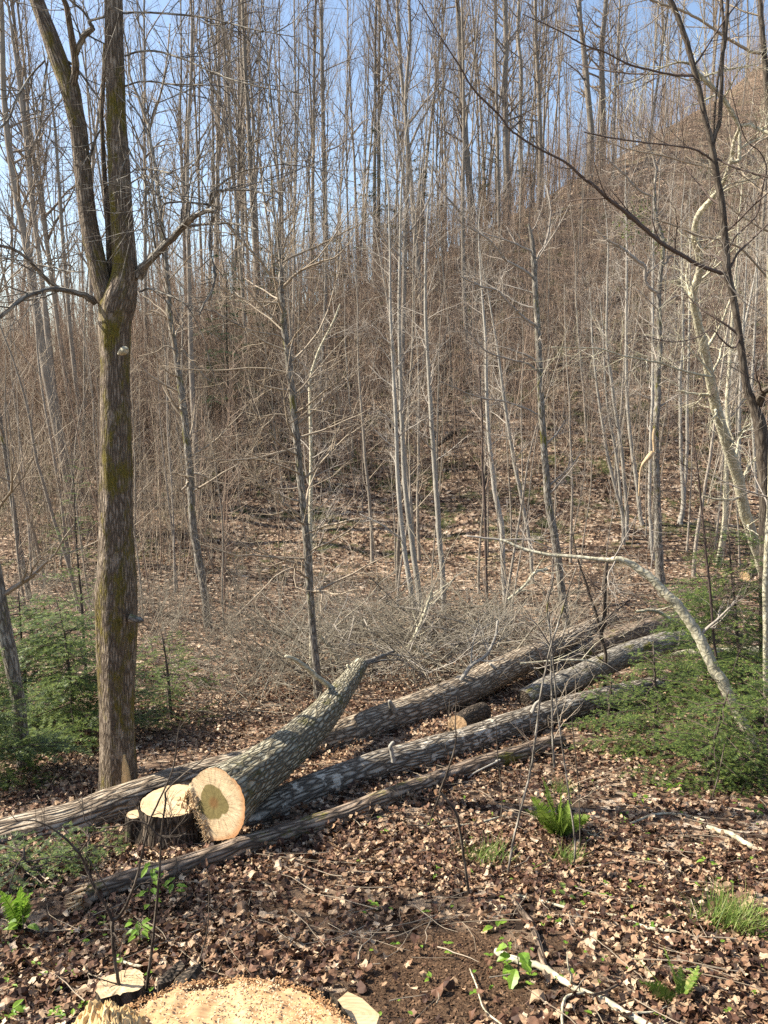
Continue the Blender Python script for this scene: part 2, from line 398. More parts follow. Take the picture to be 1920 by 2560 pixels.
# ------------------------------------------------------------------ growing things
def walk(p, d, L, n, wig=.12, trop=0.0, rg=rng):
    p = np.array(p, float); d = np.array(d, float); d /= np.linalg.norm(d); pts = [p.copy()]
    W = rg.normal(size=(n, 3)) * wig
    for i in range(n):
        d = d + W[i]; d[2] += trop; d /= np.linalg.norm(d); p = p + d * (L / n); pts.append(p.copy())
    return np.array(pts)
def side(T, rg=rng, az=None):
    r = rg.normal(size=3) if az is None else np.array([math.cos(az), math.sin(az), 0])
    r = r - T * (r @ T); return r / (np.linalg.norm(r) + 1e-9)
def sprout(mb, pts, rad, n, L, ang=(40, 70), f0=.3, f1=.98, rr=.5, wig=.13, trop=.04, seg=5, k=4, sub=None, rg=rng, lshape=None, minr=.002, zbias=0):
    pts = np.asarray(pts); rad = np.asarray(rad); N = len(pts); out = []
    cum = np.concatenate([[0], np.cumsum(np.linalg.norm(np.diff(pts, axis=0), axis=1))]); tot = cum[-1]
    for i in range(n):
        f = f0 + (f1 - f0) * (i + rg.random()) / n; s = f * tot
        p = np.array([np.interp(s, cum, pts[:, j]) for j in range(3)]); r0 = np.interp(s, cum, rad)
        j = min(N - 2, max(0, int(np.searchsorted(cum, s)) - 1)); T = pts[j + 1] - pts[j]; T = T / (np.linalg.norm(T) + 1e-9)
        sd = side(T, rg); sd[2] += zbias; a = R(rg.uniform(*ang)); d = T * math.cos(a) + sd * math.sin(a)
        sh = 1.0 if lshape is None else lshape(f)
        l = L * sh * rg.uniform(.6, 1.15); r = max(minr, min(r0 * .8, rr * r0 * (.5 + .5 * sh)))
        q = walk(p, d, l, seg, wig, trop, rg); ra = np.linspace(r, max(minr * .5, r * .25), len(q))
        mb.tube(q, ra, k); out.append((q, ra))
        if sub:
            sb = dict(sub); m = max(1, int(sb.pop('n') * (.5 + .5 * sh) + rg.random())); l2 = sb.pop('L') * (.4 + .6 * sh)
            sprout(mb, q, ra, m, l2, rg=rg, **sb)
    return out

def copy_tree(root, loc, rz, sc, tilt=(0, 0)):
    r = root.copy(); C.objects.link(r); r.location = loc; r.rotation_euler = (tilt[0], tilt[1], rz); r.scale = (sc[0], sc[0], sc[1]) if isinstance(sc, tuple) else (sc,) * 3
    for ch in root.children:
        c = ch.copy(); C.objects.link(c); c.parent = r
    return r

def tall_template(seed, h=21, r0=.17, clear=.4):
    rg = np.random.default_rng(seed)
    t = MB(); c = MB()
    pts = walk((0, 0, -.4), (rg.normal() * .03, rg.normal() * .03, 1), h, 16, .034, .02, rg)
    rad = r0 * (1 - .82 * np.linspace(0, 1, 17) ** 1.1); rad[0] *= 1.35; rad[1] *= 1.05
    t.tube(pts, rad, 8)
    lim = []
    if rg.random() < .6:   # a forked trunk
        k = rg.integers(6, 10); q = walk(pts[k], pts[k + 1] - pts[k] + np.append(rg.normal(size=2) * .3, 0), h * (1 - k / 17) * .9, 9, .03, .05, rg)
        ra = np.linspace(rad[k] * .8, rad[k] * .15, 10); t.tube(q, ra, 6); lim.append((q, ra))
    tw = dict(n=3, L=.8, ang=(25, 55), f0=.2, rr=.5, seg=3, k=3, wig=.14, trop=.05, minr=.004)
    br = dict(n=6, L=1.5, ang=(28, 55), f0=.15, rr=.55, seg=4, k=3, wig=.1, trop=.05, sub=tw, minr=.006)
    sprout(c, pts, rad, 20, 3.6, (32, 62), clear * .85, .99, .55, .11, .06, 7, 4, br, rg, lshape=lambda f: .45 + .55 * math.sin(min(1, (1 - f) / (1 - clear) * 1.2 + .1) * 1.57), minr=.02)
    for q, ra in lim: sprout(c, q, ra, 12, 2.4, (30, 60), .2, .99, .45, .1, .06, 6, 4, br, rg, minr=.012)
    # dead stubs low on the trunk
    sprout(c, pts, rad, 5, 1.0, (60, 100), .12, clear, .2, .12, 0, 4, 3, None, rg, minr=.012)
    e = empty('bare_tree', (0, 0, 0))
    t.build('trunk', M['farbark'], e); c.build('crown', M['fartwig'], e)
    return e
def sapling_template(seed, h=8.0, r0=.045, nb=30, L=1.3, mat='sapbark2', tmat='twig', ang=(35, 62)):
    rg = np.random.default_rng(seed); t = MB(); c = MB()
    pts = walk((0, 0, -.2), (rg.normal() * .05 - .05, rg.normal() * .04, 1), h, 18, .03, .02, rg)
    rad = r0 * (1 - .88 * np.linspace(0, 1, 19)); rad[0] *= 1.3
    t.tube(pts, rad, 6)
    tw = dict(n=4, L=.4, ang=(30, 55), f0=.2, rr=.5, seg=3, k=3, wig=.14, trop=.03, minr=.003)
    sprout(c, pts, rad, nb, L, ang, .22, .98, .4, .09, .05, 6, 3, tw, rg, lshape=lambda f: .35 + .8 * (1 - f), minr=.0055)
    e = empty('bare_sapling', (0, 0, 0))
    t.build('trunk', M[mat], e); c.build('crown', M[tmat], e)
    return e
def shrub_arrays(seed, stems=1, h=3.5, r0=.014, nb=12, L=.8, spread=.05, tw=2, arch=.0, wig=.05):
    rg = np.random.default_rng(seed); c = MB()
    for s in range(stems):
        d = np.append(rg.normal(size=2) * spread, 1); hh = h * rg.uniform(.65, 1.1)
        p = walk(np.append(rg.normal(size=2) * .06 * stems, -.1), d, hh, 6, wig, .02 - arch, rg); ra = np.linspace(r0, r0 * .25, 7)
        c.tube(p, ra, 3)
        sprout(c, p, ra, nb, L, (25, 58), .2, .98, .5, .1, .05 - arch, 3, 3, dict(n=tw, L=L * .45, ang=(25, 60), f0=.2, rr=.6, seg=2, k=3, wig=.1, trop=.02, minr=.0025) if tw else None, rg, lshape=lambda f: .5 + .5 * (1 - f), minr=.004)
    return c.arrays()

# ------------------------------------------------------------------ the far wood
def crest_y(a):
    e = np.interp(a, [-.44, -.2, 0, .25, .49], [33, 37.5, 43, 57, 82]); return e
def far_wood():
    temps = [tall_template(100 + i, h=[21, 19, 23, 20, 22, 18, 24][i], r0=[.17, .14, .2, .15, .17, .12, .22][i], clear=[.4, .3, .5, .35, .3, .25, .45][i]) for i in range(7)]
    rg = np.random.default_rng(11); spots = []
    while len(spots) < 175:
        a = rg.uniform(-.56, .56); cy = crest_y(a); u = rg.random()
        if a < -.24: y = rg.uniform(27, 75)
        elif u < .88: y = cy * rg.uniform(.95, 1.5)
        else: y = rg.uniform(31, cy)
        x = a * y
        if (a > .2 or a < -.24) and rg.random() < .4: continue
        if any((x - q[0]) ** 2 + (y - q[1]) ** 2 < 1.6 for q in spots): continue
        spots.append((x, y))
    used = set()
    for (x, y) in spots:
        a = x / y; k = int(rg.integers(7)); z = float(H(x, y)); sc = rg.uniform(.75, 1.1)
        tilt = (rg.normal() * .04, rg.normal() * .05 - .035); rz = rg.uniform(0, 6.28); wd = rg.uniform(.32, .68)
        if k not in used: o = temps[k]; used.add(k); o.location = (x, y, z); o.rotation_euler = (tilt[0], tilt[1], rz); o.scale = (sc * wd, sc * wd, sc)
        else: o = copy_tree(temps[k], (x, y, z), rz, (sc * wd, sc), tilt)
        where = 'at the left' if a < -.24 else 'left of centre' if a < -.05 else 'around the middle' if a < .16 else 'at the upper right'
        on = 'on the ridge line' if y > .93 * crest_y(a) else 'on the slope below the ridge'
        tag(o, 'tall bare grey tree %s, %s' % (on, where), 'tree', 'tall bare trees %s %s' % (on, where))
far_wood()

def saplings():
    temps = [sapling_template(200 + i, h=[8, 9.5, 7, 6, 10][i], r0=[.04, .05, .034, .03, .055][i], nb=[30, 34, 26, 24, 36][i]) for i in range(5)]
    temps += [sapling_template(210 + i, h=[6, 7, 5][i], r0=.026, nb=26, L=1.0, mat='redtwig', tmat='redtwig') for i in range(3)]
    rg = np.random.default_rng(12); used = set(); spots = []
    while len(spots) < 230:
        a = rg.uniform(-.54, .54); y = rg.uniform(17.5, 40) if rg.random() < .8 else rg.uniform(15, 24)
        if abs(a) < .13 and y < 23 and rg.random() < .8: continue
        if a > .2 and y < 19.5: continue
        if a > -.2 and y < 26 and rg.random() < .45: continue
        if a < -.1 and y < 19 and rg.random() < .5: continue
        spots.append((a * y, y))
    for i_ in range(60):
        a_ = rg.uniform(.05, .54); y_ = float(crest_y(a_)) * rg.uniform(.72, 1.15); spots.append((a_ * y_, y_))
    for x, y in spots:
        k = int(rg.integers(8)) if y > 26 or x < -2 else int(rg.integers(5)); z = float(H(x, y)); sc = rg.uniform(.7, 1.15) * (1.25 if y > 41 else 1)
        wd = rg.uniform(.7, 1.2)
        tilt = (rg.normal() * .04, rg.normal() * .05 - .05); rz = rg.uniform(0, 6.28)
        if k not in used: o = temps[k]; used.add(k); o.location = (x, y, z); o.rotation_euler = (tilt[0], tilt[1], rz); o.scale = (sc * wd, sc * wd, sc)
        else: o = copy_tree(temps[k], (x, y, z), rz, (sc * wd, sc), tilt)
        pale = k < 5
        a = x / y; where = 'at the left' if a < -.24 else 'left of centre' if a < -.05 else 'around the middle' if a < .2 else 'at the right'
        on = 'by the valley floor' if y < 24 else 'on the lower slope' if y < 31 else 'high on the slope'
        kd = 'slender pale leafless sapling' if pale else 'thin reddish leafless sapling'
        tag(o, '%s %s %s' % (kd, on, where), 'sapling', '%ss %s %s' % (kd, on, where))
saplings()

def thicket():
    rg = np.random.default_rng(13)
    def field(name, N, tests, arrs, mat, s0, s1, leanx=-.05):
        pos = []
        while len(pos) < N:
            P = tests(rg); 
            if P is not None: pos.append(P)
        pos = np.array(pos); z = H(pos[:, 0], pos[:, 1]); mb = MB(); kk = rg.integers(len(arrs), size=N)
        for k, A in enumerate(arrs):
            m = kk == k; n = int(m.sum())
            if n: merge_copies(mb, A, xf(np.column_stack([pos[m], z[m]]), rg.uniform(0, 6.28, n), rg.uniform(s0, s1, n), rg.normal(size=n) * .07, rg.normal(size=n) * .09 + leanx))
        o = mb.build(name, mat); o['kind'] = 'stuff'; return o
    # the hillside: fine reddish stems nobody could count
    A = [shrub_arrays(300 + i, 1, 4.4, .016, 13, .9, tw=2) for i in range(6)]
    def t1(rg):
        a = rg.uniform(-.56, .56); y = rg.uniform(26.5, 1.1 * float(crest_y(a)) + 4); 
        if y < 31 and rg.random() < .5: return None
        return (a * y, y)
    field('hillside_thicket', 6200, t1, A, M['redtwig'], .6, 1.35)
    A2 = [shrub_arrays(330 + i, 1, 4.4, .017, 12, 1.0, tw=2) for i in range(4)]
    def t2(rg):
        a = rg.uniform(-.56, -.08) if rg.random() < .7 else rg.uniform(-.1, .56); y = rg.uniform(21, 36)
        if a > -.22 and y < 26.5: return None
        return (a * y, y)
    field('bank_thicket', 850, t2, A2, M['twig'], .5, 1.2)
    # tangled shrubs in the hollow
    A3 = [shrub_arrays(350 + i, 5, 2.2, .011, 8, .8, spread=.5, tw=2, arch=.05, wig=.1) for i in range(5)]
    def t3(rg):
        y = rg.uniform(10.2, 19); a = rg.uniform(-.53, .05) if rg.random() < .8 else rg.uniform(.0, .3)
        if abs(a + .0) < .14 and y > 14.5 and rg.random() < .85: return None
        if a > .03 and y < 14: return None
        if a < -.3 and y < 12: return None
        if a > -.12 and y < 12.5: return None
        return (a * y, y)
    field('hollow_shrubs', 70, t3, A3, M['brushtwig'], .5, 1.1, -.02)
thicket()

# ------------------------------------------------------------------ leaf litter
def leaf_shape(rg, lobes):
    n = 11; a = np.linspace(-math.pi * .92, math.pi * .92, n)
    r = np.where(np.arange(n) % 2 == 0, 1.0, lobes) * (1 - .18 * np.abs(a) / math.pi); r[0] = r[-1] = .55
    x = np.cos(a) * r * .5; y = np.sin(a) * r * rg.uniform(.34, .46)
    c = rg.uniform(.4, 2.4) * rg.choice([-1, 1]); c2 = rg.uniform(-1.2, 1.2)
    z = c * y ** 2 + c2 * x ** 2 + .06 * rg.normal(size=n)
    V = np.vstack([[0, 0, 0], np.column_stack([x, y, z])]); 
    stem = np.array([[-.5, 0, 0], [-.9, .06, .04], [-.5, .03, 0]]); 
    T = [[0, i, i + 1] for i in range(1, n)]
    V = np.vstack([V, stem]); T.append([n + 1, n + 2, n + 3])
    return V, np.zeros((0, 4), int), np.array(T), V.copy(), np.zeros(0, int), np.zeros(len(T), int)
def litter():
    rg = np.random.default_rng(21)
    shapes = [leaf_shape(rg, rg.uniform(.45, .95)) for _ in range(10)]
    mb = MB()
    def batch(N, y0, y1, s0, s1, lift, keep=None, margin=.6):
        u = rg.random(N); y = np.sqrt(y0 ** 2 + u * (y1 ** 2 - y0 ** 2)); x = rg.uniform(-1, 1, N) * (.53 * y + margin)
        ok = rg.random(N) > soilmask(x, y) * .93
        clump = fbm(x * 1.6, y * 1.6 + 4); ok &= rg.random(N) < .75 + .9 * clump
        if keep is not None: ok &= keep(x, y)
        x, y = x[ok], y[ok]; n = len(x)
        e = .05; nx = -(H(x + e, y) - H(x - e, y)) / (2 * e); ny = -(H(x, y + e) - H(x, y - e)) / (2 * e)
        z = H(x, y) + rg.uniform(.0, lift, n)
        tilt = .48
        tx = -np.arctan(ny) + rg.normal(size=n) * tilt; ty = np.arctan(nx) + rg.normal(size=n) * tilt
        kk = rg.integers(len(shapes), size=n); sc = rg.uniform(s0, s1, n)
        big = rg.random(n) < .08; sc[big] *= 1.5
        P = np.column_stack([x, y, z]); rz = rg.uniform(0, 6.28, n)
        for k, A in enumerate(shapes):
            m = kk == k
            if m.any(): merge_copies(mb, A, xf(P[m], rz[m], sc[m], tx[m], ty[m]))
    batch(40000, 1.0, 5.2, .026, .070, .045)
    batch(48000, 5.2, 12, .03, .07, .05, margin=.2)
    batch(26000, 12, 30, .06, .115, .05, margin=0)
    o = mb.build('leaf_litter', M['litter'], smooth=False); o['kind'] = 'stuff'
litter()

# ------------------------------------------------------------------ traced limbs
def cr(P, per=5):
    """Catmull-Rom through rows of P"""
    P = np.asarray(P, float); n = len(P)
    if n < 3:
        t = np.linspace(0, 1, per + 1)[:, None]; return P[0] * (1 - t) + P[-1] * t
    E = np.vstack([2 * P[0] - P[1], P, 2 * P[-1] - P[-2]]); out = []
    for i in range(1, n):
        p0, p1, p2, p3 = E[i - 1], E[i], E[i + 1], E[i + 2]
        for t in np.linspace(0, 1, per, endpoint=False):
            out.append(.5 * ((2 * p1) + (-p0 + p2) * t + (2 * p0 - 5 * p1 + 4 * p2 - p3) * t * t + (-p0 + 3 * p1 - 3 * p2 + p3) * t ** 3))
    out.append(P[-1]); return np.array(out)
def trace(pix, Y, Y2=None, per=5, rough=0.0):
    """pix rows (px, py, width px); Y depth at the first row, Y2 at the last"""
    pix = np.array(pix, float); n = len(pix)
    L = np.concatenate([[0], np.cumsum(np.hypot(*np.diff(pix[:, :2], axis=0).T))]); L /= L[-1]
    Ys = Y + ((Y if Y2 is None else Y2) - Y) * L
    P = np.array([at(p[0], p[1], yy) for p, yy in zip(pix, Ys)]); r = np.array([wid(p[0], p[1], yy, p[2]) for p, yy in zip(pix, Ys)])
    Q = cr(np.column_stack([P, r]), per)
    pts, rad = Q[:, :3], np.maximum(Q[:, 3], .0015)
    if rough: pts = pts + rng.normal(size=pts.shape) * rough * rad[:, None]
    return pts, rad
def ext(pts, rad, L, n=5, up=True, rg=rng):
    """carry a limb on past the frame"""
    d = pts[-1] - pts[-2]; q = walk(pts[-1], d, L, n, .05, .03 if up else 0, rg)[1:]
    return np.vstack([pts, q]), np.concatenate([rad, np.linspace(rad[-1] * .9, rad[-1] * .25, n)])
def barkdisp(amp=.05, fr=7, knots=.06, seed=0):
    def f(a, s, r):
        R0 = r.mean()
        x, y = np.cos(a), np.sin(a)
        g = fbm(x * fr * .5 + seed, y * fr * .5 + seed, s * .8 / max(R0, .03) * .12, 3)
        k = fbm(x * 1.1 + seed, y * 1.1, s * 1.6 + seed, 2)
        rid = np.abs(fbm(x * fr + seed, y * fr, s * 3.5 + seed * 2, 2))
        return amp * g + knots * k + amp * .9 * (rid - .25)
    return f
def ground_base(pts, rad, flare=1.5, depth=.25):
    """drop the first point under the ground with a root flare"""
    p = pts[0].copy(); g = float(H(p[0], p[1])); b = np.array([p[0], p[1], g - depth])
    d = p[2] - g
    if d > .02: pts = np.vstack([b, [p[0], p[1], g + .02], pts]); rad = np.concatenate([[rad[0] * flare * 1.1, rad[0] * flare], rad])
    else: pts = np.vstack([b, pts]); rad = np.concatenate([[rad[0] * flare], rad])
    return pts, rad

TW1 = dict(n=4, L=.35, ang=(25, 55), f0=.15, rr=.6, seg=3, k=3, wig=.16, trop=.03, minr=.0025)
def TWn(n, L, sub=None, minr=.0025, trop=.03, k=3, seg=4, wig=.16, ang=(25, 60)):
    d = dict(n=n, L=L, ang=ang, f0=.12, rr=.6, seg=seg, k=k, wig=wig, trop=trop, minr=minr)
    if sub: d['sub'] = sub
    return d

# ---- the big forked tree on the left
def forked_tree():
    Y = float(gp(297, 1985)[1])
    e = empty('forked_tree', (0, 0, 0)); base = gp(258, 1985)
    e.location = base
    tag(e, 'big mossy forked tree at left with a torn bark wound at its foot', 'tree')
    t = MB(); D = barkdisp(.10, 6, .07, 3)
    main, mr = trace([(297, 1995, 112), (296, 1960, 105), (295, 1900, 96), (293, 1850, 90), (291, 1770, 87), (290, 1700, 90), (290, 1640, 96), (292, 1560, 100), (290, 1490, 105), (292, 1440, 100), (291, 1379, 92), (290, 1263, 84), (289, 1176, 80), (288, 1090, 78), (287, 1000, 76), (287, 915, 75), (286, 850, 79), (288, 800, 82), (293, 765, 88), (301, 738, 84), (308, 712, 74), (313, 680, 66), (312, 640, 61), (306, 570, 58), (300, 470, 57), (296, 380, 54), (291, 290, 51), (289, 200, 49), (286, 110, 47), (284, 0, 46)], Y, None, 5)
    main, mr = ground_base(main, mr, 1.25)
    mr = mr * .95; m5, r5 = ext(main, mr, 5)
    t.tube(m5, r5, 40, tip=False, disp=D)
    rf, rr = main[-50:], mr[-50:]
    rf2, rr2 = m5[-55:], r5[-55:]
    lf, lr = trace([(290, 815, 34), (280, 780, 46), (268, 748, 56), (254, 705, 50), (241, 650, 46), (222, 560, 43), (214, 500, 42), (204, 410, 40), (196, 330, 41), (186, 280, 42), (172, 215, 46), (150, 160, 44), (128, 100, 42), (108, 45, 38), (92, 0, 36)], Y, None, 5)
    lf2, lr2 = ext(lf, lr, 4); t.tube(lf2, lr2, 24, disp=D)
    sn, sr = trace([(282, 735, 24), (276, 690, 17), (272, 600, 15), (266, 500, 14), (260, 420, 13), (256, 330, 11), (254, 280, 10), (259, 200, 10), (261, 110, 8)], Y + .06, None, 4)
    t.tube(sn, sr, 10, disp=barkdisp(.12, 3, .15, 8))
    # side stem of the left fork
    a1, r1 = trace([(176, 235, 26), (184, 200, 20), (189, 165, 18), (182, 110, 17), (172, 50, 15), (166, 15, 14), (150, -20, 10)], Y, Y - .3, 4); t.tube(a1, r1, 12, disp=D)
    t.build('trunk', M['mossbark'], e, origin=None).matrix_parent_inverse.identity()
    # swollen collar and burls
    c = MB()
    def add(px, y2=None, k=8, tip=True, n=10, L=.7, sub=TW1, f0=.25, per=4, dr=Y):
        p, r = trace(px, dr, y2, per, .12); c.tube(p, r, k, disp=barkdisp(.1, 3, .12, 5)); 
        if n: sprout(c, p, r, n, L, (35, 70), f0, .98, .35, .16, .03, 5, 4, sub, minr=.004)
        return p, r
    add([(345, 690, 30), (362, 665, 22), (405, 620, 18), (440, 585, 17), (462, 562, 16), (492, 538, 12), (520, 528, 11), (540, 527, 8)], Y - .5, n=8)
    add([(466, 566, 9), (500, 562, 7), (540, 559, 7), (580, 558, 5), (640, 573, 4)], Y - .8, n=6)
    add([(527, 560, 6), (524, 625, 6), (535, 670, 7), (536, 695, 7), (530, 725, 6), (510, 760, 5), (498, 788, 4)], Y - .6, n=14, L=.18, sub=None)
    add([(520, 520, 7), (538, 492, 7), (545, 478, 8), (590, 474, 6), (640, 478, 5), (700, 500, 3)], Y - .7, n=8)
    add([(520, 512, 6), (470, 506, 5), (430, 506, 5), (405, 515, 4), (400, 560, 3)], Y - .5, n=6)
    add([(524, 515, 6), (530, 480, 5), (560, 455, 5), (600, 430, 4), (660, 418, 3), (760, 400, 2)], Y - .7, n=7)
    add([(238, 755, 20), (215, 740, 17), (190, 732, 14), (150, 724, 13), (110, 726, 12), (58, 746, 12), (20, 775, 12), (-30, 815, 11)], Y - .7, n=8)
    add([(160, 727, 9), (125, 705, 10), (95, 675, 10), (60, 640, 8), (30, 622, 8), (-20, 610, 7)], Y - .5, n=8)
    add([(85, 660, 5), (130, 668, 4), (170, 678, 4), (210, 680, 3)], Y - .3, n=4)
    # knobbly dead limb up at the left
    add([(186, 148, 12), (198, 115, 14), (213, 86, 15), (232, 70, 12), (222, 55, 7), (240, 48, 6), (262, 42, 6)], Y - .2, n=4, L=.35)
    add([(232, 68, 7), (210, 30, 6), (175, 0, 6), (165, -20, 5)], Y - .2, n=4)
    add([(150, 150, 6), (172, 155, 6), (195, 175, 6), (225, 215, 5), (250, 250, 5)], Y, n=3)
    add([(112, 152, 5), (80, 185, 5), (45, 240, 6), (20, 300, 5), (-15, 330, 5)], Y - .2, n=8)
    add([(120, 150, 4), (110, 200, 3), (105, 260, 3), (98, 340, 2)], Y - .1, n=6, L=.35)
    add([(250, 325, 5), (238, 350, 6), (228, 385, 6), (222, 400, 5)], Y, n=3, L=.3)
    # long fine limbs reaching right across the sky
    add([(306, 32, 5), (360, 31, 5), (440, 36, 5), (520, 45, 4), (580, 60, 4), (640, 75, 3), (735, 92, 2)], Y - .6, n=12, L=.6)
    add([(312, 140, 5), (350, 128, 5), (400, 130, 5), (470, 152, 4), (540, 185, 4), (640, 215, 3), (760, 235, 2)], Y - .8, n=12, L=.6)
    add([(312, 215, 5), (360, 203, 4), (430, 210, 4), (520, 213, 3), (580, 218, 2)], Y - .5, n=8)
    add([(320, 370, 6), (335, 400, 5), (352, 425, 5), (362, 460, 4), (362, 520, 3)], Y - .4, n=6)
    add([(340, 425, 5), (380, 423, 5), (420, 432, 5), (432, 428, 3)], Y - .4, n=5)
    add([(318, 250, 4), (350, 290, 4), (372, 340, 4), (380, 290, 4), (400, 240, 4), (415, 180, 3), (430, 120, 2)], Y - .5, n=6)
    add([(310, 470, 4), (360, 440, 4), (400, 460, 3), (470, 500, 3)], Y - .6, n=6)
    add([(348, 730, 5), (375, 722, 5), (410, 735, 5), (440, 745, 4), (470, 765, 4)], Y - .4, n=5)
    sprout(c, rf2, rr2, 12, 2.4, (40, 70), .55, .99, .3, .1, .04, 6, 5, TWn(8, .8, TW1), minr=.006)
    sprout(c, lf2, lr2, 9, 2.0, (40, 70), .5, .99, .3, .1, .04, 6, 5, TWn(8, .8, TW1), minr=.006)
    c.build('crown', M['greybark'], e)
    # torn pale wound facing the camera
    w_ = MB(); n = 22; L0 = []
    cx = np.array([310, 311, 312, 314, 315, 316, 316, 317, 317, 317, 318]); wy = np.array([1886, 1893, 1905, 1920, 1935, 1950, 1962, 1975, 1985, 1990, 1996]); ww = np.array([3, 9, 14, 19, 22, 24, 26, 26, 25, 25, 24])
    from mathutils.bvhtree import BVHTree
    tv, tq, tt_ = t.arrays()[:3]; tree = BVHTree.FromPolygons([Vector(v_) for v_ in tv.tolist()], [list(map(int, q_)) for q_ in tq[:8000]])
    rows = []
    for x0, y0, w0 in zip(cx, wy, ww):
        row = []
        for u in np.linspace(-1, 1, 7):
            px = x0 + u * w0 * .5 + rng.normal() * .8; d_ = ray(px, y0); d_ /= np.linalg.norm(d_)
            hit = tree.ray_cast(Vector((0, 0, CAMZ)), Vector(d_.tolist()))
            hp = np.array(hit[0]) if hit[0] is not None else (np.array(row[-1]) if row else at(px, y0, Y - .2))
            row.append(hp - d_ * (.02 * (1 - abs(u)) + .008))
        rows.append(row)
    V = np.array(rows).reshape(-1, 3); q = [[i * 7 + j, i * 7 + j + 1, (i + 1) * 7 + j + 1, (i + 1) * 7 + j] for i in range(len(cx) - 1) for j in range(6)]
    q = [x[::-1] for x in q]
    w_.add(V, q); o = w_.build('bark_wound', M['woodyellow'], e)
    sm = o.modifiers.new('thick', 'SOLIDIFY'); sm.thickness = .012; sm.offset = -1
    # rounded knob where a limb fell, and a bracket stub
    k = MB(); p, r = trace([(296, 885, 6), (304, 880, 17), (311, 876, 21), (316, 873, 14), (319, 872, 5)], Y - .27, Y - .33, 4); k.tube(p, r, 14)
    k.build('knob', M['palebark'], e)
    k = MB(); p, r = trace([(325, 1545, 22), (340, 1549, 18), (352, 1551, 15), (358, 1552, 8)], Y - .12, Y - .14, 4); k.tube(p, r, 12, disp=D); k.build('stub', M['greybark'], e)
    for ch in e.children: ch.location = (-base[0], -base[1], -base[2])
forked_tree()

def place_children(e):
    for ch in e.children: ch.location = -np.array(e.location)

def hero_tree(name, label, cat, stems, branches, bark, crown, base=None, twn=30, twL=1.0, ang=(40, 70), k=12, disp=.08, sub=None, f0=.3, minr=.004, group=None, lsh=None, trop=.04, brk=None):
    """stems: (pixel rows from the foot up, depth, depth2, extend metres, twig count)"""
    t = MB(); c = MB(); first = None
    for s in stems:
        pix, Y, Y2, exl, ntw = s[:5]
        p, r = trace(pix, Y, Y2, 5, .05)
        if first is None:
            first = p[0].copy(); gz = float(H(p[0][0], p[0][1])); p, r = ground_base(p, r, 1.3 if len(s) < 6 else s[5])
        if exl: p, r = ext(p, r, exl)
        t.tube(p, r, k, disp=barkdisp(disp, 3.5, disp * 1.2, len(name)))
        if ntw: sprout(c, p, r, ntw, twL, ang, f0, .99, .38, .13, trop, 6, 4, sub or TWn(5, twL * .45, TW1), minr=minr, lshape=lsh)
    for b in branches:
        pix, Y, Y2, n = b[:4]; L = b[4] if len(b) > 4 else .5
        p, r = trace(pix, Y, Y2, 5, .15); c.tube(p, r, 6)
        if n: sprout(c, p, r, n, L, (30, 62), .15, .98, .5, .14, .03, 5, 4, TW1, minr=.003)
    e = empty(name, (first[0], first[1], gz)); tag(e, label, cat, group)
    t.build('trunk', M[bark], e); 
    if c.n: c.build('crown', M[crown], e)
    place_children(e); return e
def foot(px, py): return float(gp(px, py)[1])

# tree in front of the hollow, left of centre
hero_tree('bare_tree', 'grey leaning tree with a kinked dead stub, just right of the mossy forked tree', 'tree',
  [([(520, 1570, 24), (518, 1552, 20), (509, 1465, 19), (496, 1390, 18), (483, 1320, 18), (478, 1240, 18), (474, 1176, 18), (466, 1090, 18), (457, 1002, 17), (448, 940, 16), (440, 887, 15), (425, 800, 14), (421, 730, 13), (416, 665, 12), (405, 561, 11), (396, 480, 10), (385, 400, 9), (374, 345, 9), (372, 310, 8)], foot(520, 1570), None, 0, 22)],
  [([(372, 315, 7), (350, 255, 6), (325, 190, 5), (318, 120, 4), (300, 40, 3)], foot(520, 1570), None, 14),
   ([(372, 330, 7), (390, 270, 6), (405, 220, 5), (418, 140, 4), (425, 60, 3)], foot(520, 1570), None, 14),
   ([(470, 1206, 9), (467, 1215, 8), (455, 1225, 5)], 15, None, 0), ([(485, 1184, 8), (500, 1186, 6), (525, 1196, 3)], 15, None, 5, .3),
   ([(445, 905, 4), (455, 875, 5), (480, 905, 5), (510, 940, 4), (530, 955, 3)], 15, None, 8),
   ([(438, 875, 5), (415, 865, 4), (390, 880, 3), (350, 890, 2)], 15, None, 6)],
  'greybark', 'twig', twL=1.7, k=12, f0=.3)
Y3 = foot(795, 1745)
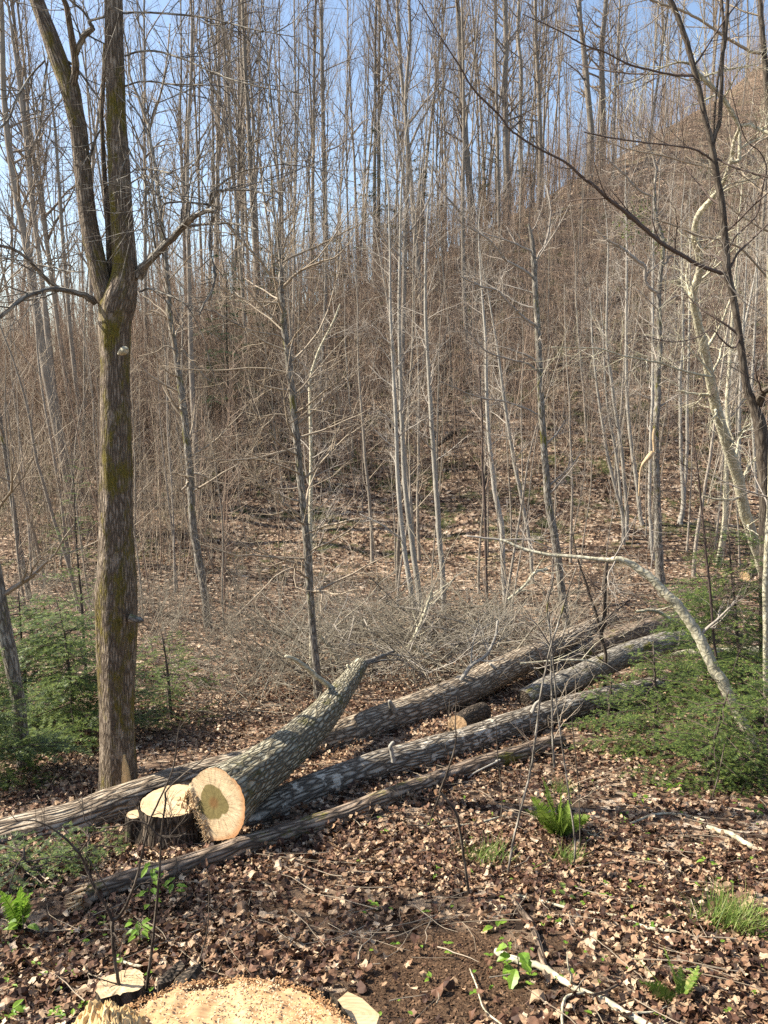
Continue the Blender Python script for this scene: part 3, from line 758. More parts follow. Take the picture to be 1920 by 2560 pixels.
hero_tree('bare_tree', 'straight slim tree with many side branches rising in the middle left behind the sawn log', 'tree',
  [([(796, 1745, 26), (793, 1700, 21), (790, 1660, 20), (778, 1523, 19), (772, 1430, 19), (767, 1350, 19), (760, 1280, 18), (752, 1205, 18), (744, 1120, 18), (735, 1031, 17), (730, 980, 17), (723, 916, 16), (709, 800, 15), (704, 740, 14), (703, 723, 14), (702, 665, 10), (698, 620, 8), (688, 560, 6), (680, 480, 5), (676, 400, 3)], Y3, None, 0, 40)],
  [([(703, 715, 8), (680, 690, 7), (640, 640, 6), (600, 600, 6), (579, 573, 5), (555, 545, 3)], Y3, Y3 - .5, 16, .7),
   ([(705, 722, 8), (725, 700, 7), (752, 677, 6), (800, 655, 5), (840, 642, 4), (880, 600, 2)], Y3, Y3 - .5, 14, .7),
   ([(702, 670, 8), (715, 650, 6), (810, 608, 5), (870, 575, 4), (926, 550, 2)], Y3, Y3 + .8, 14, .6),
   ([(700, 660, 6), (715, 600, 5), (735, 565, 4), (750, 500, 3)], Y3, None, 10, .5),
   ([(696, 758, 6), (660, 755, 5), (625, 752, 4), (570, 730, 4), (520, 695, 3)], Y3, None, 14, .5),
   ([(709, 848, 6), (690, 838, 5), (640, 830, 5), (600, 815, 4), (560, 790, 3)], Y3, Y3 - .6, 12, .5),
   ([(730, 1040, 6), (690, 1036, 5), (650, 1040, 4), (630, 1010, 3), (628, 960, 2)], Y3, None, 8, .4),
   ([(736, 995, 5), (760, 975, 5), (790, 940, 4)], Y3, None, 6, .5),
   ([(748, 1118, 5), (700, 1130, 5), (640, 1145, 4), (560, 1150, 3), (480, 1138, 2)], Y3, Y3 - .8, 12, .4),
   ([(752, 1220, 5), (700, 1222, 4), (650, 1205, 3), (600, 1190, 2)], Y3, None, 8, .4),
   ([(765, 1418, 5), (730, 1420, 4), (690, 1440, 4), (660, 1470, 3), (590, 1540, 2)], Y3, Y3 - .5, 8, .4)],
  'greybark', 'twig', twL=1.6, k=12, f0=.22, ang=(50, 85), trop=.05)
hero_tree('bare_sapling', 'thin curved sapling twined close beside the straight slim middle tree', 'sapling',
  [([(778, 1480, 12), (775, 1361, 11), (777, 1250, 10), (778, 1147, 9), (775, 974, 8), (778, 940, 8), (784, 916, 7), (800, 870, 6), (833, 806, 5), (850, 760, 3)], Y3 + 2.2, None, 0, 24)], [], 'palebark', 'paletwig', twL=.9, k=8)

# middle saplings
def sap(label, rows, px, py, ntw=26, L=1.0, tm='paletwig', bk='sapbark', f0=.35, branches=(), exl=1.5, name='bare_sapling', cat='sapling', lsh=None, k=8):
    Y = foot(px, py); rows = [(px, py, rows[0][2] * 1.1)] + rows
    return hero_tree(name, label, cat, [(rows, Y, None, exl, ntw)], [(b[0], Y, Y + (b[3] if len(b) > 3 else 0), b[1], b[2]) for b in branches], bk, tm, twL=L, k=k, f0=f0, lsh=lsh)
sap('pale sapling forking low, left of the three pale stems in the middle', [(1041, 1535, 15), (1012, 1379, 12), (995, 1205, 11), (989, 1031, 9), (977, 800, 7), (975, 640, 5), (972, 500, 4)], 1056, 1570,
    branches=[([(1012, 1350, 4), (975, 1328, 5), (960, 1315, 5), (900, 1285, 3)], 4, .4)])
sap('pale lichened sapling in the middle of the three pale stems near the valley floor', [(1055, 1535, 15), (1040, 1430, 14), (1029, 1350, 13), (1012, 1205, 12), (1006, 1090, 11), (1003, 1002, 10), (998, 800, 8), (1000, 640, 7), (1003, 480, 5), (1010, 380, 3)], 1058, 1560,
    branches=[([(1000, 640, 4), (960, 600, 4), (930, 540, 3), (905, 470, 2)], 12, .6), ([(1000, 600, 4), (1040, 560, 4), (1080, 480, 3), (1110, 400, 2)], 12, .6)])
sap('whitest straight sapling, right one of the three pale stems in the middle', [(1110, 1523, 14), (1107, 1437, 14), (1099, 1350, 13), (1093, 1260, 13), (1087, 1176, 12), (1080, 1080, 11), (1076, 1003, 10), (1070, 900, 9), (1064, 800, 8), (1064, 650, 6), (1068, 550, 4)], 1108, 1535)
sap('wavy pale sapling standing left of the broken topped tree', [(1261, 1477, 11), (1257, 1400, 12), (1255, 1321, 13), (1247, 1278, 13), (1238, 1234, 12), (1228, 1150, 11), (1220, 1060, 9), (1216, 950, 8), (1215, 858, 7), (1207, 760, 5), (1200, 660, 4)], 1263, 1510)
sap('thin reddish brown sapling before the sunlit valley floor, left of the broken topped tree', [(1218, 1520, 7), (1215, 1400, 7), (1213, 1300, 7), (1210, 1225, 7), (1206, 1160, 6), (1206, 1060, 5), (1200, 960, 4)], 1220, 1560, tm='redtwig', bk='darktwig', ntw=12)
sap('slanting thin pale sapling directly left of the broken topped tree', [(1330, 1430, 8), (1325, 1360, 9), (1307, 1263, 9), (1295, 1200, 9), (1284, 1147, 9), (1261, 1002, 8), (1245, 880, 6), (1225, 760, 4)], 1333, 1460)
Y4 = foot(1420, 1590)
hero_tree('broken_tree', 'pale tree with a snapped top and long upswept branches on its left side', 'tree',
  [([(1420, 1590, 26), (1417, 1564, 21), (1406, 1494, 20), (1398, 1420, 20), (1388, 1350, 20), (1378, 1300, 19), (1371, 1263, 19), (1366, 1200, 18), (1362, 1147, 17), (1357, 1070, 16), (1353, 1003, 17), (1348, 900, 16), (1343, 800, 15), (1339, 741, 14), (1335, 665, 13), (1332, 620, 12), (1330, 600, 10), (1325, 575, 8), (1321, 560, 5)], Y4, None, 0, 8)],
  [([(1332, 692, 8), (1300, 670, 7), (1261, 648, 6), (1240, 620, 5), (1220, 598, 5), (1191, 579, 4), (1151, 555, 3), (1120, 515, 2)], Y4, Y4 - 1, 16, .7),
   ([(1330, 630, 6), (1290, 610, 5), (1249, 596, 4), (1200, 580, 3), (1172, 565, 2)], Y4, Y4 - .4, 10, .6),
   ([(1338, 814, 8), (1310, 795, 7), (1272, 758, 6), (1240, 725, 6), (1203, 717, 5), (1151, 690, 3)], Y4, Y4 - 1, 16, .6),
   ([(1336, 770, 5), (1300, 760, 5), (1260, 735, 4), (1200, 700, 3), (1160, 690, 2)], Y4, Y4 + .6, 10, .5),
   ([(1340, 926, 6), (1320, 910, 6), (1284, 901, 5), (1220, 881, 4), (1190, 850, 3), (1151, 812, 2)], Y4, Y4 - .6, 12, .5),
   ([(1344, 1036, 5), (1310, 1020, 5), (1255, 1002, 4), (1214, 997, 4), (1160, 980, 3), (1100, 953, 2)], Y4, Y4 - .8, 12, .4),
   ([(1338, 700, 6), (1345, 640, 5), (1365, 607, 5), (1377, 532, 4), (1368, 470, 3)], Y4, Y4 + .3, 12, .6),
   ([(1340, 660, 5), (1350, 640, 4), (1400, 560, 3), (1430, 500, 2)], Y4, Y4 - .5, 8, .6)],
  'greybark', 'paletwig', twL=.9, k=12, f0=.3)
# right-hand clump
sap('tallest straight pale stem of the sapling clump left of the cavity tree', [(1601, 1290, 10), (1596, 1240, 10), (1590, 1193, 10), (1576, 1092, 9), (1567, 976, 8), (1566, 802, 7), (1567, 643, 5), (1565, 500, 3)], 1606, 1312)
sap('second pale stem of the sapling clump, bending slightly at its middle', [(1566, 1336, 10), (1568, 1287, 10), (1564, 1240, 9), (1556, 1150, 9), (1547, 1077, 9), (1537, 1020, 8), (1530, 962, 8), (1517, 860, 6), (1518, 730, 5), (1520, 620, 3)], 1567, 1350)
sap('leftmost slanting pale stem of the sapling clump', [(1559, 1345, 9), (1556, 1287, 8), (1541, 1229, 8), (1518, 1135, 8), (1507, 1063, 7), (1492, 962, 6), (1480, 850, 4)], 1559, 1362)
sap('thin inner stem of the sapling clump between two thicker pale stems', [(1556, 1290, 8), (1551, 1240, 8), (1547, 1193, 7), (1538, 1121, 7), (1521, 1034, 6), (1512, 940, 5), (1508, 830, 3)], 1560, 1330)
sap('slender pale stem growing directly beside the left of the cavity tree', [(1631, 1374, 10), (1626, 1300, 9), (1624, 1240, 9), (1627, 1092, 8), (1632, 976, 8), (1632, 802, 6), (1632, 658, 5), (1634, 560, 3)], 1634, 1400)
sap('left stem of the pale pair rising from the sunlit track', [(1700, 1304, 14), (1706, 1280, 12), (1709, 1243, 12), (1703, 1150, 9), (1702, 1092, 9), (1700, 947, 8), (1708, 860, 7), (1705, 687, 5), (1703, 560, 3)], 1700, 1308)
sap('right stem of the pale pair rising from the sunlit track', [(1711, 1235, 7), (1715, 1180, 8), (1718, 1092, 8), (1718, 1000, 7), (1722, 880, 6), (1724, 720, 5), (1726, 600, 3)], 1706, 1296)
sap('pale birch like stem with dark blotches behind the curved tree on the right', [(1798, 1400, 15), (1807, 1345, 15), (1813, 1301, 15), (1815, 1215, 14), (1816, 1150, 11), (1822, 1080, 11), (1818, 1000, 10), (1825, 900, 9), (1831, 803, 8), (1840, 690, 6), (1846, 560, 4)], 1797, 1412, bk='palebark')
sap('slanting pale stem crossing behind the curved tree', [(1815, 1180, 8), (1812, 1050, 10), (1825, 960, 10), (1845, 880, 8), (1865, 800, 6), (1885, 700, 4)], 1818, 1260)
sap('upright pale stem between the curved tree and the dark forked tree', [(1850, 1250, 8), (1848, 1100, 9), (1850, 990, 8), (1856, 880, 7), (1862, 740, 5), (1868, 620, 3)], 1852, 1290)
sap('far right pale stem behind the dark forked tree', [(1890, 1210, 7), (1880, 1000, 7), (1886, 850, 6), (1892, 700, 5), (1890, 560, 3)], 1893, 1240)
Y5 = foot(1655, 1490)
ct = hero_tree('cavity_tree', 'grey lichened tree with a split open trunk and crooked limbs, right of the sapling clump', 'tree',
  [([(1655, 1490, 30), (1651, 1446, 23), (1645, 1345, 20), (1643, 1240, 17), (1641, 1190, 16), (1640, 1150, 16), (1640, 1092, 14), (1641, 1048, 15), (1645, 991, 16), (1644, 933, 16), (1650, 875, 13), (1648, 803, 13), (1648, 716, 12), (1657, 629, 10), (1655, 590, 9), (1640, 540, 8), (1637, 463, 7), (1643, 417, 6)], Y5, None, 0, 14)],
  [([(1646, 732, 8), (1625, 721, 8), (1613, 701, 8), (1612, 666, 8), (1593, 652, 8), (1573, 635, 8), (1550, 617, 7), (1518, 600, 5), (1490, 575, 3)], Y5, Y5 - .5, 14, .8),
   ([(1643, 430, 5), (1630, 385, 5), (1612, 350, 4), (1592, 335, 4), (1575, 290, 3), (1570, 250, 2)], Y5, None, 12, .7),
   ([(1640, 420, 5), (1630, 380, 4), (1615, 350, 4), (1600, 320, 4), (1590, 290, 2)], Y5, None, 10, .7),
   ([(1644, 410, 4), (1655, 380, 4), (1660, 330, 3), (1665, 270, 2)], Y5, None, 12, .6),
   ([(1632, 492, 5), (1605, 480, 5), (1580, 460, 5), (1565, 440, 4), (1540, 418, 4), (1515, 395, 3), (1490, 370, 2)], Y5, Y5 - .4, 12, .6),
   ([(1655, 664, 5), (1668, 655, 5), (1672, 640, 4), (1690, 650, 4), (1700, 690, 3)], Y5, None, 6, .5),
   ([(1653, 765, 3), (1680, 745, 3), (1710, 735, 3), (1735, 718, 2)], Y5, Y5 - .5, 6, .4)],
  'greybark', 'paletwig', twL=1.0, k=14, f0=.45, disp=.14)
m_ = MB(); p, r = trace([(1636, 1130, 5), (1634, 1100, 8), (1634, 1085, 8), (1636, 1072, 5)], Y5 - .14, None, 4); m_.tube(p, r, 8)
p, r = trace([(1631, 1128, 6), (1626, 1138, 14), (1614, 1152, 10), (1606, 1162, 6), (1600, 1185, 4), (1597, 1240, 4)], Y5 - .1, Y5 - .2, 4); m_.tube(p, r, 7)
o_ = m_.build('torn_wood', M['woodpale'], ct); o_.location = -np.array(ct.location)
# young leaves in its top
def leaf_blob(name, mat, ctrs, n, s, sz, parent=None):
    mb = MB()
    for ctr in ctrs:
        P = ctr + rng.normal(size=(n, 3)) * np.array(s)
        A = (np.array([[-1, 0, 0], [0, -.45, .1], [1, 0, 0], [0, .45, .1]]) * sz, np.array([[0, 1, 2, 3]]), np.zeros((0, 3), int), np.zeros((4, 3)), np.zeros(1, int), np.zeros(0, int))
        merge_copies(mb, A, xf(P, rng.uniform(0, 6.3, n), rng.uniform(.5, 1.3, n), rng.normal(size=n) * .6, rng.normal(size=n) * .6))
    o = mb.build(name, M[mat], parent, smooth=False)
    if parent is not None: o.location = -np.array(parent.location)
    return o
leaf_blob('young_leaves', 'hemlock2', [at(1560, 560, Y5 - .4), at(1575, 585, Y5 - .4), at(1615, 520, Y5), at(1645, 610, Y5), at(1590, 545, Y5 - .3)], 60, (.13, .2, .14), .035, ct)

# curved pale tree on the right with the kinked top
Y6 = 10.5
hero_tree('curved_tree', 'pale yellowish curving tree at right with a blackened kink and white upper limbs', 'tree',
  [([(1945, 1660, 30), (1935, 1600, 26), (1925, 1530, 24), (1914, 1460, 24), (1900, 1403, 25), (1877, 1330, 26), (1860, 1272, 26), (1854, 1240, 26), (1845, 1193, 27), (1825, 1135, 27), (1807, 1077, 26), (1787, 1005, 26), (1773, 933, 23), (1758, 860, 22), (1744, 803, 20), (1735, 753, 19), (1735, 724, 19), (1747, 687, 19), (1751, 658, 19), (1746, 629, 19), (1738, 605, 17), (1735, 585, 15), (1741, 552, 15), (1752, 529, 16), (1778, 498, 15), (1800, 470, 11), (1815, 440, 12), (1828, 400, 10), (1832, 372, 9), (1838, 345, 8), (1851, 318, 9)], foot(1945, 1660), Y6 - 1.5, 0, 18)],
  [([(1851, 320, 10), (1838, 295, 10), (1825, 275, 11), (1807, 246, 11), (1790, 228, 11), (1773, 211, 11), (1747, 185, 10), (1735, 168, 8), (1723, 160, 7), (1695, 156, 5), (1642, 174, 4), (1585, 202, 3), (1530, 215, 2)], Y6 - 1.5, Y6 - 2, 14, .6),
   ([(1851, 316, 9), (1870, 312, 9), (1888, 318, 9), (1920, 333, 10), (1960, 350, 9)], Y6 - 1.5, Y6 - 2, 4, .6),
   ([(1851, 330, 8), (1849, 360, 9), (1849, 390, 10), (1846, 402, 9), (1834, 404, 9), (1828, 396, 7)], Y6 - 1.5, None, 0),
   ([(1758, 193, 5), (1780, 185, 5), (1810, 175, 4), (1850, 168, 3), (1905, 158, 2)], Y6 - 1.7, None, 8, .5),
   ([(1852, 370, 5), (1875, 358, 6), (1900, 345, 5), (1915, 320, 4), (1930, 290, 3)], Y6 - 1.5, None, 5, .4),
   ([(1782, 944, 5), (1770, 925, 6), (1740, 890, 4), (1708, 853, 3), (1690, 830, 2)], Y6 - .6, None, 8, .5),
   ([(1778, 942, 7), (1740, 935, 7), (1700, 925, 5), (1640, 905, 5), (1560, 890, 4), (1500, 872, 4), (1440, 870, 3), (1380, 868, 3)], Y6 - .6, Y6 - 1.8, 16, .5),
   ([(1804, 475, 5), (1820, 462, 4), (1850, 455, 4), (1920, 440, 3)], Y6 - 1.4, Y6 - 1.2, 8, .5),
   ([(1735, 755, 3), (1720, 700, 2), (1660, 760, 2)], Y6 - .8, None, 3, .5)],
  'palebark', 'palebark', twL=.9, k=18, f0=.35, disp=.05)
# dark forked tree
Y7 = 8.6
hero_tree('dark_forked_tree', 'dark brown forked tree at the right edge with one long branch reaching far up left', 'tree',
  [([(1916, 1700, 38), (1915, 1500, 32), (1914, 1330, 30), (1914, 1258, 30), (1912, 1179, 32), (1906, 1121, 32), (1900, 1063, 30), (1886, 1020, 24), (1872, 985, 20), (1865, 962, 19), (1857, 904, 18), (1845, 817, 17), (1833, 745, 17), (1820, 690, 18), (1816, 643, 17), (1813, 607, 17), (1805, 521, 17), (1793, 448, 16), (1784, 390, 16), (1776, 347, 15), (1761, 289, 13), (1747, 217, 13), (1735, 174, 13), (1718, 110, 13), (1695, 43, 12), (1677, 0, 11)], Y7, None, 3, 12),
   ([(1780, 365, 12), (1790, 330, 10), (1799, 304, 10), (1803, 231, 10), (1806, 145, 9), (1813, 101, 9), (1819, 0, 9)], Y7, None, 2, 8),
   ([(1784, 350, 6), (1786, 290, 6), (1793, 210, 6), (1805, 130, 6), (1808, 60, 7), (1804, 0, 7)], Y7 + .1, None, 2, 6),
   ([(1898, 1010, 26), (1905, 985, 18), (1915, 975, 16), (1940, 960, 14)], Y7, Y7 - .3, 0, 2)],
  [([(1814, 682, 11), (1795, 680, 10), (1773, 672, 10), (1744, 661, 10), (1700, 635, 10), (1657, 609, 10), (1610, 570, 10), (1570, 535, 10), (1527, 503, 9), (1483, 463, 8), (1452, 440, 7), (1417, 408, 6), (1360, 378, 5), (1307, 347, 5), (1270, 318, 5), (1249, 289, 5), (1186, 226, 5), (1151, 168, 4), (1105, 98, 3), (1064, 29, 3), (1040, -10, 2)], Y7, Y7 - 1.5, 18, .6),
   ([(1737, 190, 5), (1720, 190, 5), (1686, 188, 5), (1642, 179, 5), (1585, 165, 5), (1556, 153, 4), (1512, 130, 4), (1469, 116, 4), (1440, 101, 4), (1394, 75, 3), (1307, 35, 2)], Y7, Y7 - 1, 14, .5),
   ([(1737, 186, 5), (1690, 186, 4), (1600, 185, 4), (1540, 180, 4), (1480, 170, 3), (1440, 160, 2)], Y7, Y7 + .8, 12, .5),
   ([(1732, 168, 5), (1750, 145, 5), (1775, 105, 4), (1808, 55, 4), (1850, 0, 3)], Y7, None, 6, .5),
   ([(1817, 648, 6), (1806, 652, 6), (1790, 641, 6), (1770, 638, 5), (1757, 645, 4)], Y7 + .1, Y7 + .5, 2, .3),
   ([(1780, 400, 5), (1740, 375, 5), (1690, 365, 4), (1600, 355, 4), (1530, 345, 4), (1460, 330, 3)], Y7, Y7 - 1, 12, .5),
   ([(1850, 840, 5), (1835, 870, 4), (1805, 850, 4), (1780, 825, 3), (1740, 845, 3), (1680, 855, 3), (1610, 840, 2)], Y7, Y7 - .8, 8, .5),
   ([(1790, 395, 5), (1840, 420, 5), (1880, 432, 4), (1925, 445, 4)], Y7, Y7 - .3, 4, .5),
   ([(1815, 640, 4), (1840, 590, 4), (1890, 540, 4), (1905, 480, 4), (1915, 420, 4), (1900, 380, 3), (1860, 340, 3), (1820, 200, 2)], Y7, Y7 - .4, 8, .5)],
  'darkbark', 'darktwig', twL=1.4, k=16, f0=.4, disp=.05)
hero_tree('edge_tree', 'grey brown trunk along the upper right edge with a pale branch crossing left', 'tree',
  [([(1960, 1700, 26), (1955, 1200, 22), (1945, 800, 20), (1935, 500, 18), (1920, 260, 16), (1914, 174, 14), (1906, 87, 13), (1900, 0, 12)], 9.6, None, 3, 10)],
  [([(1910, 130, 8), (1895, 133, 7), (1868, 124, 7), (1816, 95, 7), (1773, 64, 6), (1729, 38, 6), (1690, 20, 6), (1642, 6, 6), (1600, -15, 5)], 9.6, 8.8, 12, .6),
   ([(1922, 340, 6), (1890, 360, 5), (1860, 390, 5), (1800, 420, 4), (1730, 410, 4), (1660, 390, 4), (1560, 370, 3), (1470, 335, 2)], 9.6, 8.6, 14, .5),
   ([(1925, 700, 5), (1880, 650, 5), (1850, 620, 5), (1800, 600, 5), (1740, 588, 5), (1700, 570, 4), (1640, 550, 3), (1560, 540, 2)], 9.6, 8.8, 14, .5)],
  'darkbark', 'twig', twL=1.5, k=12, f0=.5, disp=.04)
hero_tree('pale_pole_tree', 'straight pale speckled pole stem at the lower right edge above the hemlock', 'sapling',
  [([(1918, 1830, 11), (1916, 1760, 11), (1914, 1700, 12), (1914, 1600, 13), (1914, 1460, 14), (1918, 1370, 14), (1924, 1250, 13), (1930, 1000, 11)], 7.6, None, 2, 8)], [], 'palebark', 'paletwig', twL=.8, k=10, f0=.4, disp=.04)
Y10 = foot(1890, 1880)
hero_tree('arched_tree', 'pale green barked tree bent in a long arch to the left through the hemlock', 'tree',
  [([(1895, 1890, 32), (1885, 1860, 29), (1868, 1830, 28), (1851, 1793, 27), (1828, 1750, 28), (1807, 1706, 29), (1784, 1669, 28), (1761, 1619, 27), (1738, 1576, 26), (1715, 1541, 25), (1689, 1507, 24), (1660, 1478, 21), (1631, 1449, 20), (1602, 1426, 19), (1570, 1405, 16), (1541, 1397, 14), (1524, 1400, 12), (1498, 1398, 10), (1440, 1392, 9), (1400, 1389, 9), (1365, 1386, 8), (1307, 1372, 8), (1272, 1357, 7), (1249, 1349, 6)], Y10, Y10 + .8, 0, 4)],
  [([(1270, 1357, 5), (1249, 1349, 6), (1210, 1345, 5), (1168, 1340, 5)], Y10 + .8, None, 0),
   ([(1250, 1350, 3), (1290, 1348, 4), (1330, 1352, 3), (1380, 1372, 2)], Y10 + .8, None, 6, .3),
   ([(1534, 1397, 4), (1560, 1350, 3), (1590, 1290, 2)], Y10 + .5, None, 3, .3)],
  'palebark', 'paletwig', twL=.5, k=20, f0=.3, disp=.045)
hero_tree('crooked_dark_sapling', 'crooked dark sapling propping under the bend of the arched tree', 'sapling',
  [([(1512, 1730, 10), (1512, 1680, 9), (1514, 1634, 9), (1503, 1585, 10), (1512, 1533, 10), (1513, 1460, 10), (1518, 1400, 8)], foot(1512, 1730), None, 0, 6),
   ([(1502, 1600, 8), (1492, 1540, 7), (1478, 1500, 7), (1462, 1450, 6), (1445, 1400, 4), (1430, 1330, 3)], foot(1512, 1730), None, 0, 8)],
  [([(1505, 1580, 5), (1525, 1540, 4), (1550, 1520, 4), (1575, 1500, 3)], foot(1512, 1730), None, 6, .4), ([(1512, 1518, 4), (1550, 1510, 4), (1580, 1495, 3)], foot(1512, 1730), None, 5, .4)],
  'darkbark', 'darktwig', twL=.6, k=8, disp=.06)
sap('thin brown sapling rising through the hemlock in front of the arched tree', [(1810, 1760, 7), (1796, 1677, 7), (1784, 1591, 7), (1776, 1489, 7), (1764, 1374, 6), (1747, 1200, 5), (1735, 1100, 3)], 1824, 1860, tm='darktwig', bk='darktwig', ntw=14, L=.5, exl=.3)
sap('left leaning dark trunk at the left edge beyond the hemlock boughs', [(45, 1750, 34), (25, 1640, 36), (8, 1560, 36), (-10, 1450, 34), (-30, 1300, 30), (-60, 1000, 26)], 62, 1925, tm='twig', bk='greybark', ntw=6, L=1.5, name='bare_tree', cat='tree', k=16)
# middle-distance trunks at the far left and others the photo shows singly
def ft(label, rows, Y, ntw=22, L=1.8, bk='greybark', tm='fartwig', f0=.45, exl=3, ext_foot=True, branches=()):
    p = at(rows[0][0], rows[0][1], Y); 
    return hero_tree('bare_tree', label, 'tree', [(rows, Y, None, exl, ntw)], [(b, Y, None, 10, 1.0) for b in branches], bk, tm, twL=L, k=8, f0=f0, disp=.05, minr=.007, sub=TWn(6, L * .4, TWn(3, L * .2, minr=.005), minr=.006), trop=.05)
def ftb(label, rows, **k): 
    Y = foot(rows[0][0], rows[0][1]); return ft(label, rows, Y, **k)
ftb('dark leaning trunk at the left, sweeping from the far hollow to the upper left corner', [(180, 1330, 22), (165, 1180, 22), (140, 1060, 22), (120, 960, 22), (100, 840, 22), (70, 640, 20), (40, 480, 18), (18, 330, 16), (8, 200, 14), (5, 60, 12), (0, -60, 10)], bk='farbark')
ftb('slender dark twin trunk close right of the dark leaning one at the left', [(178, 1250, 12), (150, 1060, 14), (125, 900, 14), (105, 700, 13), (80, 500, 12), (62, 330, 10), (40, 150, 8)], bk='farbark')
ftb('straight grey trunk between the left edge and the mossy forked tree', [(215, 1180, 12), (195, 1000, 12), (178, 850, 11), (165, 700, 10), (150, 500, 9), (140, 350, 7)], bk='farbark')
ftb('thin trunk at the far left edge rising out of the shrubs', [(75, 1500, 14), (45, 1350, 13), (20, 1180, 12), (0, 1050, 11), (-20, 900, 10)])
ftb('straight slim trunk right behind the grey leaning tree', [(500, 1290, 14), (490, 1150, 13), (480, 950, 13), (475, 800, 12), (472, 650, 11), (468, 480, 10), (470, 330, 9), (478, 180, 8), (480, 60, 6)], bk='farbark')
for i, (lab, xs) in enumerate([
    ('tall trunk on the ridge left of centre with a paler lower bole', [(640, 640), (632, 520), (625, 400), (620, 280), (612, 150), (606, 0)]),
    ('tall straight ridge trunk above the middle of the photo', [(815, 660), (812, 480), (808, 300), (805, 160), (803, 0)]),
    ('slim ridge trunk directly left of the upper middle gap of sky', [(1010, 1090), (1006, 900), (1010, 740), (1012, 600), (1020, 420), (1014, 250), (1025, 100), (1022, 0)]),
    ('thick ridge trunk right of the upper middle gap of blue sky', [(1180, 530), (1170, 420), (1160, 290), (1152, 180), (1147, 60), (1143, 0)]),
    ('dark slim trunk standing on the slope below the ridge pines', [(1253, 690), (1248, 560), (1245, 420), (1243, 300), (1240, 170), (1238, 60)]),
    ('thick pale ridge trunk beside the dark pine', [(1268, 450), (1265, 350), (1262, 230), (1265, 120), (1262, 0)]),
    ('forked ridge trunk just right of the thick pale one by the pine', [(1304, 520), (1302, 400), (1300, 300), (1303, 180), (1295, 90), (1298, 0)]),
    ('ridge trunk right of the dark pine', [(1352, 400), (1350, 320), (1345, 200), (1340, 100), (1338, 0)]),
    ('paired ridge trunk, left of the two thick ones at upper right', [(1478, 330), (1470, 240), (1462, 150), (1452, 60), (1448, 0)]),
    ('paired ridge trunk, right of the two thick ones at upper right', [(1508, 330), (1506, 220), (1504, 120), (1510, 60), (1515, 0)])]):
    a = (xs[0][0] - 960) / F; yy = float(crest_y(a)) * .93 if xs[0][1] < 700 else foot(*xs[0])
    w0 = [14, 13, 12, 17, 10, 18, 12, 12, 16, 16][i]
    ft(lab, [(x, y, w0 * (1 - .45 * j / len(xs))) for j, (x, y) in enumerate(xs)], min(yy, foot(*xs[0]) if foot(*xs[0]) < 90 else yy), bk='farbark', L=2.2, exl=6, ntw=26, f0=.3)

# ------------------------------------------------------------------ felled logs and stumps
def rows3(rows):
    """rows (px, py, width px, Y) -> smooth centre line and radii"""
    P = np.array([np.append(at(r[0], r[1], r[3]), wid(r[0], r[1], r[3], r[2])) for r in rows])
    return P
def resample(P, step):
    Q = cr(P, 12); L = np.concatenate([[0], np.cumsum(np.linalg.norm(np.diff(Q[:, :3], axis=0), axis=1))])
    s = np.linspace(0, L[-1], max(6, int(L[-1] / step))); return np.column_stack([np.interp(s, L, Q[:, j]) for j in range(4)])
def cut_disc(c, nrm, r, mat, name, parent, rim=None, seed=0, rough=.0, n=72, rings=14, side_fn=None, proud=.002):
    nrm = np.array(nrm, float); nrm /= np.linalg.norm(nrm); up = np.array([0, 0, 1.]) if abs(nrm[2]) < .9 else np.array([0, 1., 0])
    U = np.cross(up, nrm); U /= np.linalg.norm(U); V = np.cross(nrm, U)
    a = np.arange(n) * 2 * math.pi / n
    er = 1 + .05 * fbm(np.cos(a) * 1.3 + seed, np.sin(a) * 1.3, 0, 2) + .02 * fbm(np.cos(a) * 7 + seed, np.sin(a) * 7, 0, 2)
    vs = [np.zeros(3)]; tc = [np.zeros(3)]
    pts = []; 
    for i in range(1, rings + 1):
        f = i / rings; x = np.cos(a) * r * f * er; y = np.sin(a) * r * f * er
        z = rough * fbm(x * 40 + seed, y * 40, 0, 3)
        if side_fn is not None: z = z + side_fn(x, y)
        pts.append((x, y, z))
    X = np.concatenate([[0]] + [p[0] for p in pts]); Y = np.concatenate([[0]] + [p[1] for p in pts]); Z = np.concatenate([[side_fn(0, 0) if side_fn is not None else 0]] + [p[2] for p in pts])
    W = c + X[:, None] * U + Y[:, None] * V + (Z + proud)[:, None] * nrm
    T = [[0, 1 + j, 1 + (j + 1) % n] for j in range(n)]
    Q = [[1 + i * n + j, 1 + (i + 1) * n + j, 1 + (i + 1) * n + (j + 1) % n, 1 + i * n + (j + 1) % n] for i in range(rings - 1) for j in range(n)]
    mb = MB(); mb.add(W, np.array(Q)[:, ::1], np.array(T), np.column_stack([X, Y, Z * 0]))
    o = mb.build(name, mat, parent, smooth=True)
    return o, (U, V, nrm, er)
